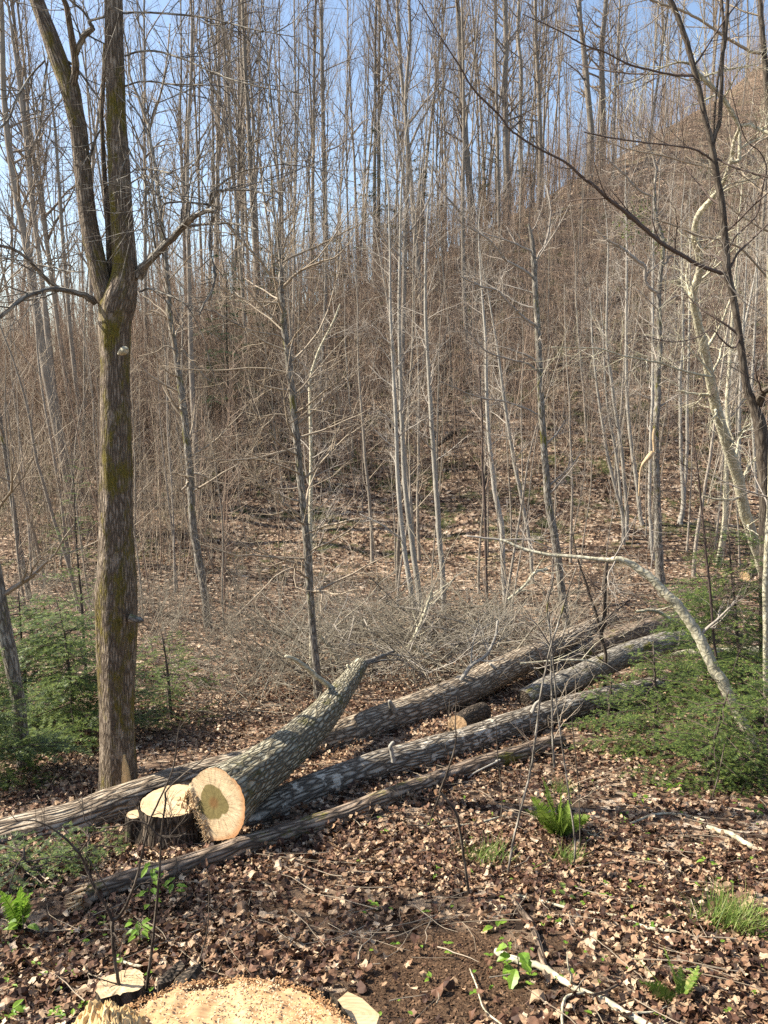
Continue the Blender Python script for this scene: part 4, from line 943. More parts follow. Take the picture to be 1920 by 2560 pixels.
def chain_log(name, label, rows, mat, k=64, step=.04, disp=.06, fr=9, seed=0, group=None, cutA=None, cutB=None, stubs=(), matcut='wood'):
    P = resample(rows3(rows), step); pts, rad = P[:, :3], P[:, 3]
    c = pts[len(pts) // 2]; e = empty(name, pts[0]); tag(e, label, 'log', group)
    mb = MB(); mb.tube(pts, rad, k, tip=False, disp=barkdisp(disp, fr, .05, seed), cap0=True)
    mb.build('bark', M[mat], e)
    if cutA is not False:
        n = -(pts[2] - pts[0]) if cutA is None else cutA
        cut_disc(pts[0] + n / np.linalg.norm(n) * .004, n, rad[0] * 1.0, M[matcut], 'cut_face', e, seed=seed, rough=.004)
    for st in stubs:
        s = MB(); p, r = trace(st[0], st[1], st[2], 4, .1); s.tube(p, r, 8, disp=barkdisp(.1, 3, .1, 2))
        if len(st) > 3: sprout(s, p, r, st[3], .5, (30, 60), .3, .98, .5, .15, 0, 5, 4, TW1)
        s.build('branch', M['sapbark'], e)
    place_children(e); return e
def lierows(rows):  # depth from where the underside meets the ground
    return [(x, y, w, float(gp(x, y + w * .45)[1])) for x, y, w in rows]

chain_log('felled_log', 'longest felled log with furrowed grey bark, lying behind the stump and under the sawn log',
  [(-120, 2140, 112, 4.75), (30, 2100, 114, 4.95), (174, 2066, 112, 5.15), (300, 2020, 108, 5.55), (450, 1968, 100, 6.1), (620, 1918, 92, 6.8), (784, 1868, 86, 7.7), (870, 1838, 84, 8.2), (952, 1806, 82, 8.7), (1060, 1765, 78, 9.4), (1162, 1726, 74, 10.1), (1230, 1690, 72, 10.8), (1288, 1662, 66, 11.4), (1350, 1632, 56, 12.1), (1414, 1600, 48, 12.9), (1477, 1568, 38, 13.8), (1530, 1545, 30, 14.6)],
  'logbark', seed=1, disp=.07, stubs=[([(985, 1778, 16), (978, 1762, 13), (974, 1752, 8)], 8.7, 8.6), ([(640, 1895, 18), (636, 1878, 14), (634, 1868, 9)], 6.8, 6.75), ([(1240, 1690, 14), (1236, 1672, 11), (1226, 1660, 6)], 10.7, 10.6), ([(1130, 1745, 12), (1174, 1668, 10), (1215, 1639, 8), (1238, 1593, 7), (1244, 1552, 5)], 9.9, 10.2, 8)])
chain_log('felled_log', 'rough barked felled log passing just behind the upper end of the longest log',
  [(1180, 1775, 60, 10.9), (1300, 1718, 66, 11.8), (1400, 1665, 66, 12.6), (1500, 1618, 62, 13.4), (1600, 1580, 56, 14.2), (1700, 1550, 46, 15.2)], 'logbark4', seed=5, disp=.09, k=40, step=.07)
chain_log('felled_log', 'grey lichen spotted felled log in front of the longest one, far end under the hemlock',
  [(570, 2062, 84, 5.2), (660, 2028, 86, 5.5), (784, 1974, 80, 6.0), (870, 1942, 78, 6.4), (952, 1914, 77, 6.75), (1040, 1892, 76, 7.1), (1120, 1868, 74, 7.5), (1200, 1844, 72, 7.9), (1288, 1812, 68, 8.4), (1400, 1776, 62, 9.0), (1500, 1748, 54, 9.6), (1600, 1722, 46, 10.2), (1700, 1700, 38, 10.9)], 'logbark2', seed=2, disp=.05, fr=7, stubs=[([(984, 1905, 11), (979, 1878, 10), (976, 1865, 10), (984, 1856, 8)], 6.6, 6.6), ([(1330, 1785, 12), (1338, 1762, 9), (1352, 1748, 5)], 8.5, 8.5)])
thinlog = chain_log('thin_log', 'thinnest felled log, nearest of all, with a splintered pale end at lower left',
  lierows([(196, 2252, 50), (231, 2234, 52), (290, 2214, 54), (347, 2196, 55), (420, 2178, 56), (492, 2156, 56), (550, 2138, 54), (608, 2116, 52), (680, 2095, 50), (752, 2072, 49), (868, 2035, 47), (952, 2000, 45), (1020, 1975, 44), (1078, 1955, 42), (1140, 1932, 42), (1204, 1910, 42), (1290, 1888, 42), (1350, 1866, 40), (1400, 1852, 36)]), 'logbark4', seed=3, disp=.09, fr=5, k=48, matcut='woodrim',
  stubs=[([(1204, 1915, 6), (1250, 1900, 5), (1190, 1930, 4), (1170, 1945, 3)], 7.0, 6.6)])
_b = at(196, 2252, float(gp(196, 2274)[1])); _t = MB()
for i in range(90):
    q = _b + np.array([rng.normal() * .01, rng.normal() * .03, rng.normal() * .03]); d_ = np.array([-1, -.25, -.2]) + rng.normal(size=3) * .2; l_ = rng.uniform(.02, .06)
    _t.tube([q - d_ * .03, q + d_ * l_ * .5, q + d_ * l_], [.009, .005, .001], 4)
_o = _t.build('splintered_end', M['woodpale'], thinlog); _o.location = -np.array(thinlog.location)
chain_log('short_log', 'short sawn log section with a round orange face, between the two long logs',
  [(1144, 1813, 48, 8.1), (1172, 1795, 50, 8.6), (1205, 1780, 48, 9.1)], 'stumpbark', seed=9, k=32, matcut='wood', disp=.08, cutA=np.array([-.35, -.9, .15]))
chain_log('fallen_trunk', 'curved greyish fallen trunk partly hidden by the hemlock boughs on the right',
  [(1310, 1748, 46, 9.9), (1365, 1722, 54, 10.2), (1430, 1700, 58, 10.6), (1500, 1668, 58, 11.1), (1560, 1640, 56, 11.6), (1650, 1610, 52, 12.2), (1760, 1590, 46, 13.0)], 'greybark', seed=11, k=36, disp=.12, step=.07, matcut='stumpbark')
chain_log('fallen_trunk', 'pale fallen trunk lying level at the right edge behind the hemlock',
  [(1540, 1650, 20, 12.8), (1700, 1636, 24, 13), (1920, 1628, 28, 13.2), (2050, 1622, 28, 13.4)], 'palebark', seed=12, k=20, disp=.06, step=.1)
chain_log('fallen_trunk', 'short dark mossy trunk end sticking out of the bank at the right edge',
  [(1862, 1440, 28, 14.2), (1885, 1425, 30, 14.4), (1925, 1400, 32, 14.8), (1990, 1380, 32, 15.2)], 'logbark4', seed=13, k=24, disp=.1, step=.07)
chain_log('rotten_log', 'dark rotting log end lying across the leafy slope, centre right',
  [(1088, 1116, 10, 27.2), (1104, 1104, 13, 27.6), (1120, 1092, 13, 28), (1150, 1072, 10, 28.6)], 'stumpbark', seed=14, k=16, disp=.15, step=.1)

# the big sawn log, its stained face towards the camera
def sawn_log():
    rows = [(538, 2012, 176, 4.72), (590, 1970, 142, 5.05), (640, 1934, 120, 5.4), (700, 1887, 106, 5.9), (740, 1855, 97, 6.3), (781, 1816, 87, 6.8), (810, 1785, 77, 7.3), (833, 1755, 67, 7.8), (858, 1722, 56, 8.4), (875, 1700, 49, 8.9), (888, 1680, 43, 9.3), (900, 1662, 38, 9.6)]
    P = resample(rows3(rows), .03); pts, rad = P[:, :3], P[:, 3]
    e = empty('sawn_log', pts[0]); tag(e, 'sawn log with a round orange face and dark olive stained heart, beside its stump', 'log')
    n = np.array([-.43, -.88, .19]); n /= np.linalg.norm(n)
    # shear the first rings so the bark meets the saw cut
    mb = MB(); mb.tube(pts, rad, 96, tip=True, disp=barkdisp(.045, 9, .04, 4))
    v = mb.v[0]; d = (v - pts[0]) @ n; m = d > -.3
    ax = (pts[8] - pts[0]); ax /= np.linalg.norm(ax)
    idx = np.arange(96 * 12); vv = v[idx]; dd = (vv - pts[0]) @ n; fade = np.clip(1 - (idx // 96) / 11, 0, 1)
    ring0 = np.repeat(((v[:96] - pts[0]) @ n)[None], 12, 0).ravel()
    v[idx] = vv - (ring0 * fade / (ax @ n))[:, None] * ax[None]
    mb.build('bark', M['logbark3'], e)
    # face polygon follows the first ring; undercut notch facet on the lower left
    ring = v[:96]; ctr = ring.mean(0)
    U = np.cross([0, 0, 1.], n); U /= np.linalg.norm(U); V = np.cross(n, U)
    if U[0] < 0: pass
    rx, ry = (ring - ctr) @ U, (ring - ctr) @ V
    p0 = np.array([at(458, 1988, 4.72), at(542, 2100, 4.72)]); cx, cy = (p0 - ctr) @ U, (p0 - ctr) @ V
    cd = np.array([cx[1] - cx[0], cy[1] - cy[0]]); cd /= np.linalg.norm(cd); cn = np.array([cd[1], -cd[0]])
    if (np.array([-cx[0], -cy[0]]) @ cn) > 0: cn = -cn      # cn points away from the centre: towards the notch
    rings = 26; X = [np.zeros(1)]; Yv = [np.zeros(1)]
    for i in range(1, rings + 1): X.append(rx * i / rings); Yv.append(ry * i / rings)
    X = np.concatenate(X); Yv = np.concatenate(Yv); D = (X - cx[0]) * cn[0] + (Yv - cy[0]) * cn[1]
    Z = np.where(D > 0, -D * 1.0, 0) + .0012 * fbm(X * 50, Yv * 50) + .002
    fr = np.exp(-((D - .008) / .011) ** 2) * (.012 + .03 * rng.random(len(D)))
    Z = Z + fr
    W = ctr + X[:, None] * U + Yv[:, None] * V + Z[:, None] * n
    T = np.array([[0, 1 + j, 1 + (j + 1) % 96] for j in range(96)]); Q = np.array([[1 + i * 96 + j, 1 + (i + 1) * 96 + j, 1 + (i + 1) * 96 + (j + 1) % 96, 1 + i * 96 + (j + 1) % 96] for i in range(rings - 1) for j in range(96)])
    f = MB(); f.add(W, Q[:, ::-1], T[:, ::-1], np.column_stack([X, Yv, 0 * X]))
    o = f.build('cut_face', [M['woodstain']], e, smooth=True)
    # torn hinge fibres
    h = MB()
    for i in range(420):
        t = rng.random(); q = np.array([cx[0], cy[0]]) * (1 - t) + np.array([cx[1], cy[1]]) * t + cn * rng.normal(.014, .012)
        if np.hypot(*(q)) > np.hypot(rx, ry).max() * .98: continue
        b = ctr + q[0] * U + q[1] * V - n * .005; l = rng.uniform(.012, .045); dr = n * 1 + U * rng.normal() * .35 + V * rng.normal() * .35
        h.tube([b, b + dr * l * .6, b + dr * l], [rng.uniform(.002, .005), .003, .0008], 4)
    h.build('hinge_fibres', M['woodchip'], e)
    s = MB(); p, r = trace([(832, 1722, 15), (800, 1698, 13), (770, 1672, 12), (735, 1648, 11), (714, 1641, 9)], 7.9, 7.6, 4, .08); s.tube(p, r, 10)
    p, r = trace([(884, 1690, 9), (876, 1676, 8), (868, 1662, 7)], 9.1, None, 4); s.tube(p, r, 6)
    s.build('branch', M['palebark'], e)
    s = MB(); p, r = trace([(896, 1668, 20), (925, 1654, 15), (955, 1640, 11), (985, 1628, 7)], 9.6, 10.6, 4, .1); s.tube(p, r, 8); sprout(s, p, r, 5, .7, (30, 65), .2, .99, .5, .14, .02, 6, 4, TWn(3, .3), minr=.004); s.build('limb', M['greybark'], e)
    place_children(e)
sawn_log()

def stump(name, label, ctr, r, h, mat, flare=1.25, seed=0, topmat='woodpale', k=64, tilt=(0, 0), rim=True, lobes=.05, rough=.006, fine=(72, 16)):
    e = empty(name, (ctr[0], ctr[1], float(H(ctr[0], ctr[1])))); tag(e, label, 'stump')
    g = e.location.z; zz = np.linspace(-.15, h, 14)
    pts = np.column_stack([np.full(14, ctr[0]) + tilt[0] * zz, np.full(14, ctr[1]) + tilt[1] * zz, g + zz])
    f = 1 + (flare - 1) * np.clip(1 - zz / max(h, .1), 0, 1.3) ** 1.6; rad = r * f
    def D(a, s, rr_): return barkdisp(.09, 7, .05, seed)(a, s, rr_) + lobes * np.cos(a * 5 + seed) * np.clip(1.1 - s / (h + .15), 0, 1)
    mb = MB(); mb.tube(pts, rad, k, tip=False, disp=D); mb.build('bark', M[mat], e)
    c = pts[-1]; cut_disc(c - np.array([0, 0, .006]), (tilt[0], tilt[1], 1), r * .97, M[topmat], 'cut_top', e, seed=seed, rough=rough, rings=fine[1], n=fine[0])
    return e, c
sc = at(408, 2016, 4.86); gz = float(H(sc[0], sc[1]))
e, c = stump('tree_stump', 'broad dark barked stump with a pale sawn top, left of the stained sawn log', (sc[0] + .045, 4.9), .215, .33, 'stumpbark', 1.3, 2)
# standing splinters of the hinge on its right edge, and a small side step on the left
t = MB()
for i in range(70):
    b = np.array([c[0] + rng.normal(.15, .035), c[1] + rng.normal(-.03, .06), c[2] - .01]); l = rng.uniform(.02, .075)
    t.tube([b, b + np.array([rng.normal() * .01, rng.normal() * .01, l * .6]), b + np.array([rng.normal() * .015 + .01, rng.normal() * .012, l])], [rng.uniform(.005, .011), .006, .001], 4)
t.build('hinge_splinters', M['woodpale'], e)
s2 = np.array([c[0] - .225, c[1] - .09, c[2]]); t = MB(); zz = np.linspace(-.5, -.05, 8)
t.tube(np.column_stack([s2[0] - .02 * (1 - zz / .5) * 0, s2[1] + 0 * zz, s2[2] + zz]) if False else np.array([[s2[0] - .03 * (-z / .5), s2[1], s2[2] + z] for z in zz]), np.full(8, .055) + .02 * (-zz), 20, tip=False, disp=barkdisp(.1, 4, .05, 1)); t.build('root_flare', M['stumpbark'], e)
cut_disc(np.array([s2[0], s2[1], s2[2] - .052]), (0, 0, 1), .054, M['woodpale'], 'side_cut', e, seed=4, n=24, rings=3)
place_children(e)

# near stump at the bottom of the view
STX, STY, STR, STZ = -.246, .905, .245, .60
e, c = stump('near_stump', 'large freshly sawn stump at the bottom edge, crumbly orange bark rim and pale top', (STX, STY), STR, STZ - float(H(STX, STY)), 'stumpbark', 1.15, 6, 'woodtop', 96, lobes=.02, rough=.009, fine=(260, 70))
t = MB()   # torn fibrous block standing on the left
b0 = at(250, 2530, 1.03); nx_ = 60; gx, gy = np.meshgrid(np.linspace(-.062, .060, nx_), np.linspace(-.07, .055, nx_))
dome = np.clip(1 - (gx / .062) ** 2, 0, 1) ** .35 * np.clip(1 - ((gy + .008) / .064) ** 2, 0, 1) ** .35
hz = -.035 + dome * (.070 + .016 * (vnoise(gx * 45 + 3, gy * 45) - .5) * 2 + .014 * (vnoise(gx * 420, gy * 120) - .5) * 2)
Vt = np.column_stack([(b0[0] + gx).ravel(), (b0[1] + gy).ravel(), (STZ + hz).ravel()]); ii = (np.arange(nx_ - 1)[:, None] * nx_ + np.arange(nx_ - 1)[None]).ravel()
t.add(Vt, np.stack([ii, ii + 1, ii + nx_ + 1, ii + nx_], -1), None, (Vt - b0) * [1, 1, .4])
t.build('torn_wood', M['woodyellow'], e)
place_children(e)
def chips(name, label, area, n, s0, s1, mat, zf, tilt=.5):
    mb = MB(); P = []
    for i in range(n):
        x, y = area(); P.append((x, y, zf(x, y)))
    A = (np.array([[-1, -.5, -.12], [1, -.6, -.1], [.9, .5, -.12], [-.8, .6, -.1], [-.9, -.5, .1], [1, -.5, .14], [.8, .5, .1], [-.9, .45, .12]]) * .5, np.array([[0, 3, 2, 1], [4, 5, 6, 7], [0, 1, 5, 4], [1, 2, 6, 5], [2, 3, 7, 6], [3, 0, 4, 7]]), np.zeros((0, 3), int), np.zeros((8, 3)), np.zeros(6, int), np.zeros(0, int))
    n = len(P); merge_copies(mb, A, xf(P, rng.uniform(0, 6.3, n), rng.uniform(s0, s1, n) ** 1.0, rng.normal(size=n) * tilt, rng.normal(size=n) * tilt))
    o = mb.build(name, M[mat], smooth=False); o['kind'] = 'stuff'; return o
def on_top():
    while True:
        x, y = rng.uniform(STX - STR, STX + STR), rng.uniform(STY, STY + STR)
        if math.hypot(x - STX, y - STY) < STR * .97 and rng.random() < sstep(y + .3 * (x - STX), STY + .08, STY + .22) + .15: return x, y
def on_rim():
    a = rng.uniform(.05, math.pi - .05); r_ = STR * (.955 + .014 * rng.normal() + .05 * vnoise(math.cos(a) * 6, math.sin(a) * 6) + .03 * vnoise(math.cos(a) * 22, math.sin(a) * 22)); return STX + r_ * math.cos(a), STY + r_ * math.sin(a)
rim = chips('bark_rim', '', on_rim, 2600, .001, .005, 'woodrim', lambda x, y: STZ - .006 + rng.uniform(0, .009)); del rim['kind']; rim.parent = e; rim.location = -np.array(e.location)
chips('sawdust', '', on_top, 1500, .0008, .0045, 'woodchip', lambda x, y: STZ + .002, .16)
c1 = gp(420, 2150); chips('wood_chips', '', lambda: (c1[0] + rng.normal() * .35, c1[1] + rng.normal() * .25), 260, .008, .022, 'woodpale', lambda x, y: float(H(x, y)) + .035)

def block(name, label, corners, h, mats, cat, topmat, seed=0, tilt=None):
    """low block with an irregular outline: bark sides, cut top"""
    e = empty(name, corners.mean(0)); tag(e, label, cat)
    cr_ = cr(np.vstack([corners, corners[:1]]), 6)[:-1]; cr_ = cr_ + rng.normal(size=cr_.shape) * .0025; n = len(cr_)
    bot = cr_ - np.array([0, 0, h]) + (cr_ - cr_.mean(0)) * .06; mb = MB(); mb.add(np.vstack([cr_, bot]), [[j, n + j, n + (j + 1) % n, (j + 1) % n] for j in range(n)], None, np.vstack([cr_ - cr_.mean(0), bot - cr_.mean(0)]))
    mb.build('bark', M[mats], e)
    ce = cr_.mean(0); mb = MB(); R_ = 6; V = [ce]; 
    for i in range(1, R_ + 1): V += list(ce + (cr_ - ce) * i / R_ + np.array([0, 0, .004]) * rng.random((n, 1)))
    V = np.array(V); T = [[0, 1 + j, 1 + (j + 1) % n] for j in range(n)]; Q = [[1 + i * n + j, 1 + (i + 1) * n + j, 1 + (i + 1) * n + (j + 1) % n, 1 + i * n + (j + 1) % n] for i in range(R_ - 1) for j in range(n)]
    mb.add(V, Q, T, V - ce); o = mb.build('cut_top', M[topmat], e)
    place_children(e); return e
def ring_px(pix, z):
    out = []
    for px, py in pix:
        d = ray(px, py); t = (z - CAMZ) / d[2]; out.append(np.array([0, 0, CAMZ]) + d * t)
    return np.array(out)
g0 = gp(300, 2520)
block('small_stump', 'small low stump with a pale sawn top behind the near stump, lower left', ring_px([(240, 2470), (262, 2445), (325, 2424), (352, 2430), (359, 2450), (352, 2472), (300, 2486), (250, 2498)], g0[2] + .13)[::-1], .2, 'stumpbark', 'stump', 'woodpale')
def wedge(name, label, pix, Ya, thick, mat, cat, mat2=None, mate=None):
    f = np.array([at(x, y, Y) for x, y, Y in pix]); n = np.cross(f[1] - f[0], f[2] - f[0]); n /= np.linalg.norm(n)
    if n[1] > 0: n = -n
    back = f - n * thick; e = empty(name, f.mean(0)); tag(e, label, cat); k = len(f)
    ce = f.mean(0); V = [ce]; 
    mb = MB(); mb.add(np.vstack([f + n * .001, [ce + n * .004]]), None, [[j, (j + 1) % k, k] for j in range(k)], np.vstack([f - ce, [[0, 0, 0]]])); mb.build('cut_face', M[mat], e, smooth=False)
    mb = MB(); mb.add(np.vstack([f, back]), [[j, k + j, k + (j + 1) % k, (j + 1) % k] for j in range(k)] , [[k, k + j, k + j + 1] for j in range(1, k - 1)], np.vstack([f, back]) - ce); mb.build('bark', M[mat2 or 'stumpbark'], e, smooth=False)
    place_children(e)
wedge('wood_wedge', 'pale sawn wedge of wood leaning on dark bark, right of the small low stump', [(473, 2417, 2.75), (474, 2440, 2.72), (455, 2462, 2.62), (428, 2472, 2.55), (440, 2445, 2.66)], 0, .05, 'woodpale', 'wood offcut')
wedge('bark_slab', 'grey bark slab lying between the small stump and the pale wedge', [(450, 2425, 2.85), (462, 2440, 2.78), (430, 2480, 2.62), (395, 2492, 2.52), (392, 2478, 2.6)], 0, .04, 'greybark', 'wood offcut')
wedge('wood_wedge', 'pale split wedge of wood at the right rim of the near stump', [(832, 2528, 1.13), (868, 2497, 1.17), (905, 2515, 1.15), (948, 2556, 1.10), (930, 2610, 1.03), (850, 2600, 1.02)], 0, .012, 'woodpale', 'wood offcut', 'woodpale')

# ------------------------------------------------------------------ hemlocks
def frond_bough(mb, wb, p0, d, L, rg, leaf=.016, dens=1.0, droop=-.05):
    pts = walk(p0, d, L, 7, .06, droop, rg); ra = np.linspace(.006, .0015, 8); wb.tube(pts, ra, 4)
    cum = np.linspace(0, L, 8); quads = []; nside = int(L / .05 * dens)
    for i in range(nside):
        f = .12 + .88 * (i + rg.random()) / nside; s = f * L; p = np.array([np.interp(s, cum, pts[:, j]) for j in range(3)])
        j = min(6, int(f * 7)); T = pts[j + 1] - pts[j]; T /= np.linalg.norm(T)
        sd = np.cross(T, [0, 0, 1.]); sd /= np.linalg.norm(sd) + 1e-9; sg = 1 if i % 2 else -1
        l = L * .42 * (1.08 - f) * rg.uniform(.7, 1.2) + .04
        q = walk(p, T * .55 + sd * sg * .8 + np.array([0, 0, rg.normal() * .12]), l, 3, .08, droop * .8, rg)
        m = max(3, int(l / (leaf * .55)))
        for u in np.linspace(.05, 1, m):
            c = np.array([np.interp(u * 3, [0, 1, 2, 3], q[:, k]) for k in range(3)]); T2 = q[-1] - q[0]; T2 /= np.linalg.norm(T2)
            s2 = np.cross(T2, [0, 0, 1.]); s2 /= np.linalg.norm(s2) + 1e-9
            for g in (-1, 1):
                a = T2 * .55 + s2 * g + np.array([0, 0, rg.normal() * .25]); b = T2 * leaf * .22
                e_ = c + a * leaf * rg.uniform(.7, 1.3); quads.append([c - b, c + b, e_ + b * .6, e_ - b * .6])
    if quads:
        V = np.array(quads).reshape(-1, 3); mb.add(V, np.arange(len(V)).reshape(-1, 4))
def hemlock(name, label, base, h, nb, spread, mat, seed, leaf=.018, z0=.12, tr=.03, lean=(0, 0), dens=1.0, az=None, cat='hemlock', up=.15):
    rg = np.random.default_rng(seed); base = np.array(base); t = MB(); f = MB(); wbr = MB()
    pts = walk(base - [0, 0, .1], (lean[0], lean[1], 1), h, 8, .04, .01, rg); ra = np.linspace(tr, .005, 9); t.tube(pts, ra, 8)
    for i in range(nb):
        u = z0 + (.97 - z0) * (i / nb); p = np.array([np.interp(u * 8, range(9), pts[:, k]) for k in range(3)])
        a = rg.uniform(0, 6.28) if az is None else rg.normal(az[0], az[1]); L = spread * (1.05 - u) ** .7 * rg.uniform(.6, 1.1) + .12
        frond_bough(f, wbr, p, np.array([math.cos(a), math.sin(a), up + rg.normal() * .1]), L, rg, leaf, dens)
    e = empty(name, base); tag(e, label, cat)
    t.build('trunk', M['darkbark'], e); wbr.build('boughs', M['darktwig'], e); f.build('foliage', M[mat], e, smooth=False)
    place_children(e); return e
def G(px, py): return gp(px, py)
# right-hand group
hemlock('hemlock', 'widest low hemlock sapling spreading over the felled logs, right of the sunlit fern', G(1640, 1885), 1.25, 42, .85, 'hemlock', 1)
hemlock('hemlock', 'taller hemlock sapling with a visible dark stem, behind the arched tree', G(1850, 1840), 2.6, 70, 1.25, 'hemlock', 2, tr=.035, leaf=.022)
hemlock('hemlock', 'small hemlock at the lower right whose boughs nearly touch the leafy ground', G(1760, 1960), 1.05, 30, .8, 'hemlock', 3)
hemlock('hemlock', 'hemlock bush at the foot of the arched tree by the right edge', G(1900, 1950), 1.3, 34, .9, 'hemlock', 4)
hemlock('hemlock', 'hemlock sapling farthest back of the right hand group, above the fallen trunk', G(1760, 1745), 2.2, 50, 1.3, 'hemlock', 5, leaf=.026)
hemlock('hemlock', 'short hemlock at the far end of the lichen spotted log', G(1520, 1825), .75, 20, .55, 'hemlock', 6)
# left-hand group
hemlock('hemlock', 'bright feathery hemlock directly left of the mossy forked tree', G(190, 1850), 1.75, 64, 1.15, 'hemlock2', 7, leaf=.026)
hemlock('hemlock', 'dark green hemlock with boughs reaching in from the left edge', G(-40, 1960), 1.5, 46, 1.1, 'hemlock2', 8, leaf=.026)
hemlock('hemlock', 'low hemlock in the hollow between the mossy forked tree and the left edge', G(70, 1800), 1.75, 58, 1.3, 'hemlock2', 9, leaf=.028)
hemlock('hemlock', 'small hemlock peeping out right of the mossy forked tree', G(430, 1800), 1.3, 34, 1.0, 'hemlock2', 10, dens=.7)
hemlock('hemlock', 'slim hemlock sapling rising above the green mass left of the mossy forked tree', G(215, 1700), 3.8, 44, .8, 'hemlock2', 11, dens=.7)
hemlock('hemlock', 'ground hugging hemlock seedling below the longest log, at the left edge', G(60, 2200), .3, 16, .55, 'hemlock', 12, z0=.2, leaf=.016)
hemlock('hemlock', 'flat hemlock seedling spreading just left of the stump', G(215, 2150), .3, 18, .45, 'hemlock', 13, z0=.25, leaf=.014)
# dark pines on the ridge
def pine(label, px, py, top, seed, Y=None):
    a = (px - 960) / F; y = (float(crest_y(a)) * .98) if Y is None else Y; x = at(px, py, y)[0]; z = float(H(x, y)); h = at(px, top, y)[2] - z
    hemlock('pine_tree', label, (x, y, z), max(h, 2), 46, max(h, 2) * .26, 'pine', seed, leaf=.13, tr=.09, dens=.22, z0=.25, cat='pine')
pine('darkest small pine on the ridge right of centre', 1331, 400, 285, 31)
pine('pine on the ridge left of the darkest one', 1200, 420, 330, 32)
pine('faint pine at the centre of the ridge line', 1045, 450, 330, 33)
pine('faint pine on the slope directly left of the ridge centre', 945, 470, 290, 34)
pine('olive green pine on the slope behind the upper middle branches', 820, 620, 440, 35, 38)
pine('small olive green pine lowest on the wooded slope', 700, 720, 560, 36, 34)
pine('dim green pine on the slope behind the kinked dead branch', 560, 800, 600, 37, 30)

# ------------------------------------------------------------------ small plants
def fern(label, px, py, n, h, seed, mat='fern', spreadf=.5):
    rg = np.random.default_rng(seed); b = G(px, py); mb = MB(); st = MB()
    for i in range(n):
        a = rg.uniform(0, 6.28); p = walk(b, np.array([math.cos(a) * spreadf, math.sin(a) * spreadf, 1]), h * rg.uniform(.65, 1.1), 9, .05, -.06, rg); st.tube(p, np.linspace(.0025, .001, 10), 4)
        T0 = p[-1] - p[0]; sd = np.cross(T0, [math.sin(a), -math.cos(a), 0.2]); sd = side(T0 / np.linalg.norm(T0), rg)
        sd = np.cross(T0, sd); sd /= np.linalg.norm(sd)
        for u in np.linspace(.12, 1, 22):
            c = np.array([np.interp(u * 9, range(10), p[:, k]) for k in range(3)]); l = .055 * math.sin(math.pi * min(1, u * .85 + .12)) * (h / .35); T = T0 / np.linalg.norm(T0)
            for g in (-1, 1):
                e_ = c + sd * g * l + T * l * .25 + rg.normal(size=3) * .003; w_ = T * .006 * (h / .35)
                mid = (c + e_) / 2 + T * .003; mb.add([c - w_, mid - w_ * 1.1, e_, mid + w_ * 1.1, c + w_], None, [[0, 1, 3], [1, 2, 3], [0, 3, 4]])
    e = empty('fern', b); tag(e, label, 'fern'); st.build('stems', M['fern'], e); mb.build('fronds', M[mat], e, smooth=False); place_children(e)
fern('bright yellow green upright fern in the leaf litter, right of centre', 1392, 2092, 15, .40, 1)
fern('narrow fern frond cluster at the lower left edge', 52, 2325, 5, .30, 2, 'brightleaf', .25)
fern('small faded fern in the leaves near the lower right corner', 1700, 2510, 7, .22, 3, 'grassg', 1.1)
def grass(label, px, py, n, h, r, seed):
    rg = np.random.default_rng(seed); b = G(px, py); mb = MB()
    for i in range(n):
        a = rg.uniform(0, 6.28); q = b + np.array([rg.normal() * r * .4, rg.normal() * r * .4, 0]); q[2] = float(H(q[0], q[1]))
        p = walk(q, np.array([math.cos(a) * .5, math.sin(a) * .5, 1]), h * rg.uniform(.5, 1.15), 4, .1, -.16, rg); sd = np.array([-math.sin(a), math.cos(a), 0]) * .0022
        w_ = np.array([1, .9, .7, .45, .1])[:, None] * sd; V = np.vstack([p - w_, p + w_]); mb.add(V, [[j, j + 1, 5 + j + 1, 5 + j] for j in range(4)])
    o = mb.build('grass_tuft', M['grassg'], smooth=False, origin=b); tag(o, label, 'grass tuft')
grass('wide tuft of bright green grass near the lower right edge', 1835, 2318, 420, .20, .20, 1)
grass('loose grass tuft left of the two upright brown stems below the fern', 1215, 2155, 240, .15, .2, 2)
grass('small grass tuft directly under the bright fern', 1425, 2160, 150, .14, .11, 3)
grass('thin grass tuft just below the thinnest log, right of centre', 1405, 1985, 120, .15, .1, 4)
grass('lowest pale grass tuft between the fern and the thinnest log', 1400, 2030, 90, .12, .1, 5)
def broadleaf(mb, c, d, l, w_, rg, teeth=False):
    d = np.array(d, float); d /= np.linalg.norm(d); s = np.cross(d, [0, 0, 1.]); s /= np.linalg.norm(s) + 1e-9; up = np.cross(s, d)
    n = 9; u = np.linspace(0, 1, n); ww = np.sin(np.pi * u ** .85) * w_ * (1 + (.22 * (np.arange(n) % 2) if teeth else 0)); z = -.25 * l * u ** 2
    mid = c + d * (u * l)[:, None] + up * z[:, None]
    L_ = mid + s * ww[:, None] + up * (ww * .35)[:, None]; R_ = mid - s * ww[:, None] + up * (ww * .35)[:, None]
    V = np.vstack([L_, mid, R_]); mb.add(V, [[j, j + 1, n + j + 1, n + j] for j in range(n - 1)] + [[n + j, n + j + 1, 2 * n + j + 1, 2 * n + j] for j in range(n - 1)])
